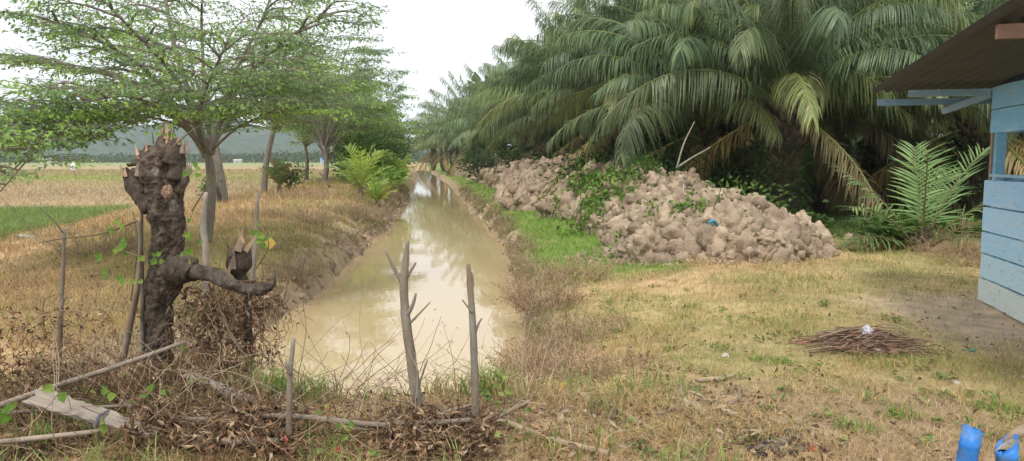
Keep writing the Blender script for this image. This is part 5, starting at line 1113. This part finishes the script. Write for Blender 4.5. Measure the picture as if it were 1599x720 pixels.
# corrugated roof
g = Geo(); ns, nw = 3, 260; w0, w1, s0, s1 = -1.17, WID + .6, -5.2, .42; V = []
for i in range(ns):
    s = s0 + (s1 - s0) * i / (ns - 1)
    for j in range(nw):
        w = w0 + (w1 - w0) * j / (nw - 1); V.append(hp(s, w, roofz(s) + .085 + .02 * math.sin(w * 2 * PI / .12)))
    for j in range(nw):
        w = w0 + (w1 - w0) * j / (nw - 1); V.append(hp(s, w, roofz(s) + .087 + .02 * math.sin(w * 2 * PI / .12)))
Q = []
for i in range(ns - 1):
    for j in range(nw - 1):
        a = i * 2 * nw + j; Q.append((a, a + 2 * nw, a + 2 * nw + 1, a + 1)); b = a + nw; Q.append((b, b + 1, b + 2 * nw + 1, b + 2 * nw))
    a = i * 2 * nw; Q.append((a, a + nw, a + 3 * nw, a + 2 * nw))
g.add(V, Q, None, (.032, .034, .038)); rf = g.obj('roof', M_roof, root, smooth=True)
def beam(nm, A, B, h, t, c, m=M_paint, par=None):
    A = np.array(A); B = np.array(B); d = B - A; L = np.linalg.norm(d); d /= L; s = nrm(np.cross(d, UP)); u = np.cross(s, d); g = Geo(); box(g, (A + B) / 2, L, t, h, d, s, u, c); return g.obj(nm, m, par or root)
beam('fascia_board', hp(.40, -1.10, 2.29), hp(.40, 2.6, 2.29), .075, .025, (.20, .33, .42))
beam('roof_beam', hp(-.02, -.86, 2.355), hp(-.02, 2.6, 2.355), .075, .05, (.30, .42, .47))
beam('roof_beam', hp(-3.28, -1.05, roofz(-3.28) + .015), hp(-3.28, 2.6, roofz(-3.28) + .015), .10, .06, (.34, .22, .17), M_wood)
beam('roof_beam', hp(-1.7, -.1, roofz(-1.7) + .02), hp(-1.7, 2.6, roofz(-1.7) + .02), .08, .05, (.2, .15, .12), M_wood)
beam('eave_brace', hp(-.06, -.03, 2.33), hp(.36, -.40, 2.17), .07, .04, (.26, .36, .42))
centre(root, tuple(hp(-2, 1.5, 0)))

# ------------------------------------------------------------------ things out in the field
def house(label, px, py, Y, w, h, wall, roof):
    p_ = P(px, py, Y); root = thing('farm_house', label, 'house', (p_[0], Y, 0)); g = Geo(); box(g, (0, 0, h / 2), w, w * .6, h, col=wall); g.obj('wall', M_wood, root)
    g = Geo(); a = w * .56; b = w * .36; g.add([(-a, -b, h - .05), (a, -b, h - .05), (a, b, h - .05), (-a, b, h - .05), (-a, 0, h * 1.5), (a, 0, h * 1.5)], [(0, 1, 5, 4), (2, 3, 4, 5), (3, 2, 1, 0)], [(0, 4, 3), (1, 2, 5)], roof); g.obj('roof', M_wood, root)
    g = Geo(); box(g, (0, -w * .3 - .03, h * .4), w * .12, .06, h * .75, col=(.15, .12, .1)); g.obj('door', M_wood, root)
house('tiny white house with a pale roof at the far left edge of the field', 75, 247, 380, 7, 1.8, (.5, .5, .5), (.4, .39, .38)); house('tiny pale house far off between the tree trunks', 372, 249, 390, 4, 1.4, (.45, .45, .44), (.45, .4, .38)); house('tiny blue roofed shelter seen beyond the levee', 505, 248, 300, 2.0, 1.6, (.45, .5, .6), (.15, .3, .5))
p_ = P(116, 270, 85); root = thing('scarecrow', 'white cloth scarecrow standing alone in the brown field', 'scarecrow', (p_[0], 85, 0)); g = Geo()
tube(g, [(0, 0, 0), (0, 0, 1.2)], [.03, .03], 6, (.3, .25, .2)); g.obj('pole', M_wood, root); g = Geo(); tube(g, [(0, 0, .45), (.02, 0, .75), (0, 0, 1.05), (0, 0, 1.2), (0, 0, 1.42)], [.3, .33, .28, .14, .1], 10, (.75, .75, .75), .3); g.obj('white_cloth', M_dead, root)
for i, (x, lab) in enumerate([(-128, 'leftmost distant white bag on the field edge'), (-30, 'distant white bag right of the sapling')]): pass

# ------------------------------------------------------------------ haze
g = Geo(); box(g, (-200, 1500, 99), 6400, 3400, 206); hz = bpy.data.materials.new('haze'); hz.use_nodes = True; nt = hz.node_tree; nt.nodes.remove(nt.nodes['Principled BSDF'])
pv = nt.nodes.new('ShaderNodeVolumePrincipled'); pv.inputs['Color'].default_value = (.82, .90, 1, 1); pv.inputs['Density'].default_value = .00026; pv.inputs['Anisotropy'].default_value = 0.0
nt.links.new(pv.outputs[0], nt.nodes['Material Output'].inputs['Volume']); hzo = g.obj('haze', hz); tag(hzo, 'thin bluish haze in the air over field and hills', 'haze', kind='stuff')

# ------------------------------------------------------------------ light, sky, camera
SUN_EL, SUN_AZ = R(58), R(200)         # azimuth measured from +Y clockwise
w = bpy.data.worlds.new('World'); bpy.context.scene.world = w; w.use_nodes = True; nt = w.node_tree; N = nt.nodes; L = nt.links
sky = N.new('ShaderNodeTexSky'); sky.sky_type = 'NISHITA'; sky.sun_disc = False; sky.sun_elevation = SUN_EL; sky.sun_rotation = SUN_AZ; sky.dust_density = 3
tc = N.new('ShaderNodeTexCoord'); mp = N.new('ShaderNodeMapping'); mp.inputs['Scale'].default_value = (1, 1, 3); L.new(tc.outputs['Generated'], mp.inputs[0])
nz = N.new('ShaderNodeTexNoise'); nz.inputs['Scale'].default_value = 2.2; nz.inputs['Detail'].default_value = 5; L.new(mp.outputs[0], nz.inputs['Vector'])
cl = N.new('ShaderNodeMix'); cl.data_type = 'RGBA'; cl.inputs[6].default_value = (5.2, 5.5, 6.0, 1); cl.inputs[7].default_value = (10.4, 10.4, 10.3, 1); L.new(nz.outputs[0], cl.inputs[0])
mx = N.new('ShaderNodeMix'); mx.data_type = 'RGBA'; mx.inputs[0].default_value = .9; L.new(sky.outputs[0], mx.inputs[6]); L.new(cl.outputs[2], mx.inputs[7])
bg = N['Background']; bg.inputs['Strength'].default_value = .1; L.new(mx.outputs[2], bg.inputs['Color'])
sl = bpy.data.lights.new('sun', 'SUN'); sl.energy = 1.5; sl.angle = R(10); sl.color = (1, .96, .9); so = bpy.data.objects.new('sun', sl); C.objects.link(so)
sd = Vector((math.sin(SUN_AZ) * math.cos(SUN_EL), math.cos(SUN_AZ) * math.cos(SUN_EL), math.sin(SUN_EL))); so.rotation_euler = sd.to_track_quat('Z', 'Y').to_euler(); so.location = (0, 0, 30)
cam = bpy.data.cameras.new('camera'); co = bpy.data.objects.new('camera', cam); C.objects.link(co); co.location = (0, 0, CAMZ); co.rotation_euler = (PI / 2 - PITCH, 0, 0)
cam.sensor_width = 36; cam.lens = 36 * F / 1599; cam.clip_start = .05; cam.clip_end = 8000; sc = bpy.context.scene; sc.camera = co
sc.render.engine = 'CYCLES'; sc.view_settings.view_transform = 'Standard'; sc.view_settings.look = 'None'; sc.view_settings.exposure = .8; sc.view_settings.gamma = 1
sc.cycles.use_denoising = True; sc.cycles.max_bounces = 6; sc.cycles.diffuse_bounces = 3; sc.cycles.transmission_bounces = 3; sc.cycles.volume_bounces = 1; sc.cycles.transparent_max_bounces = 4
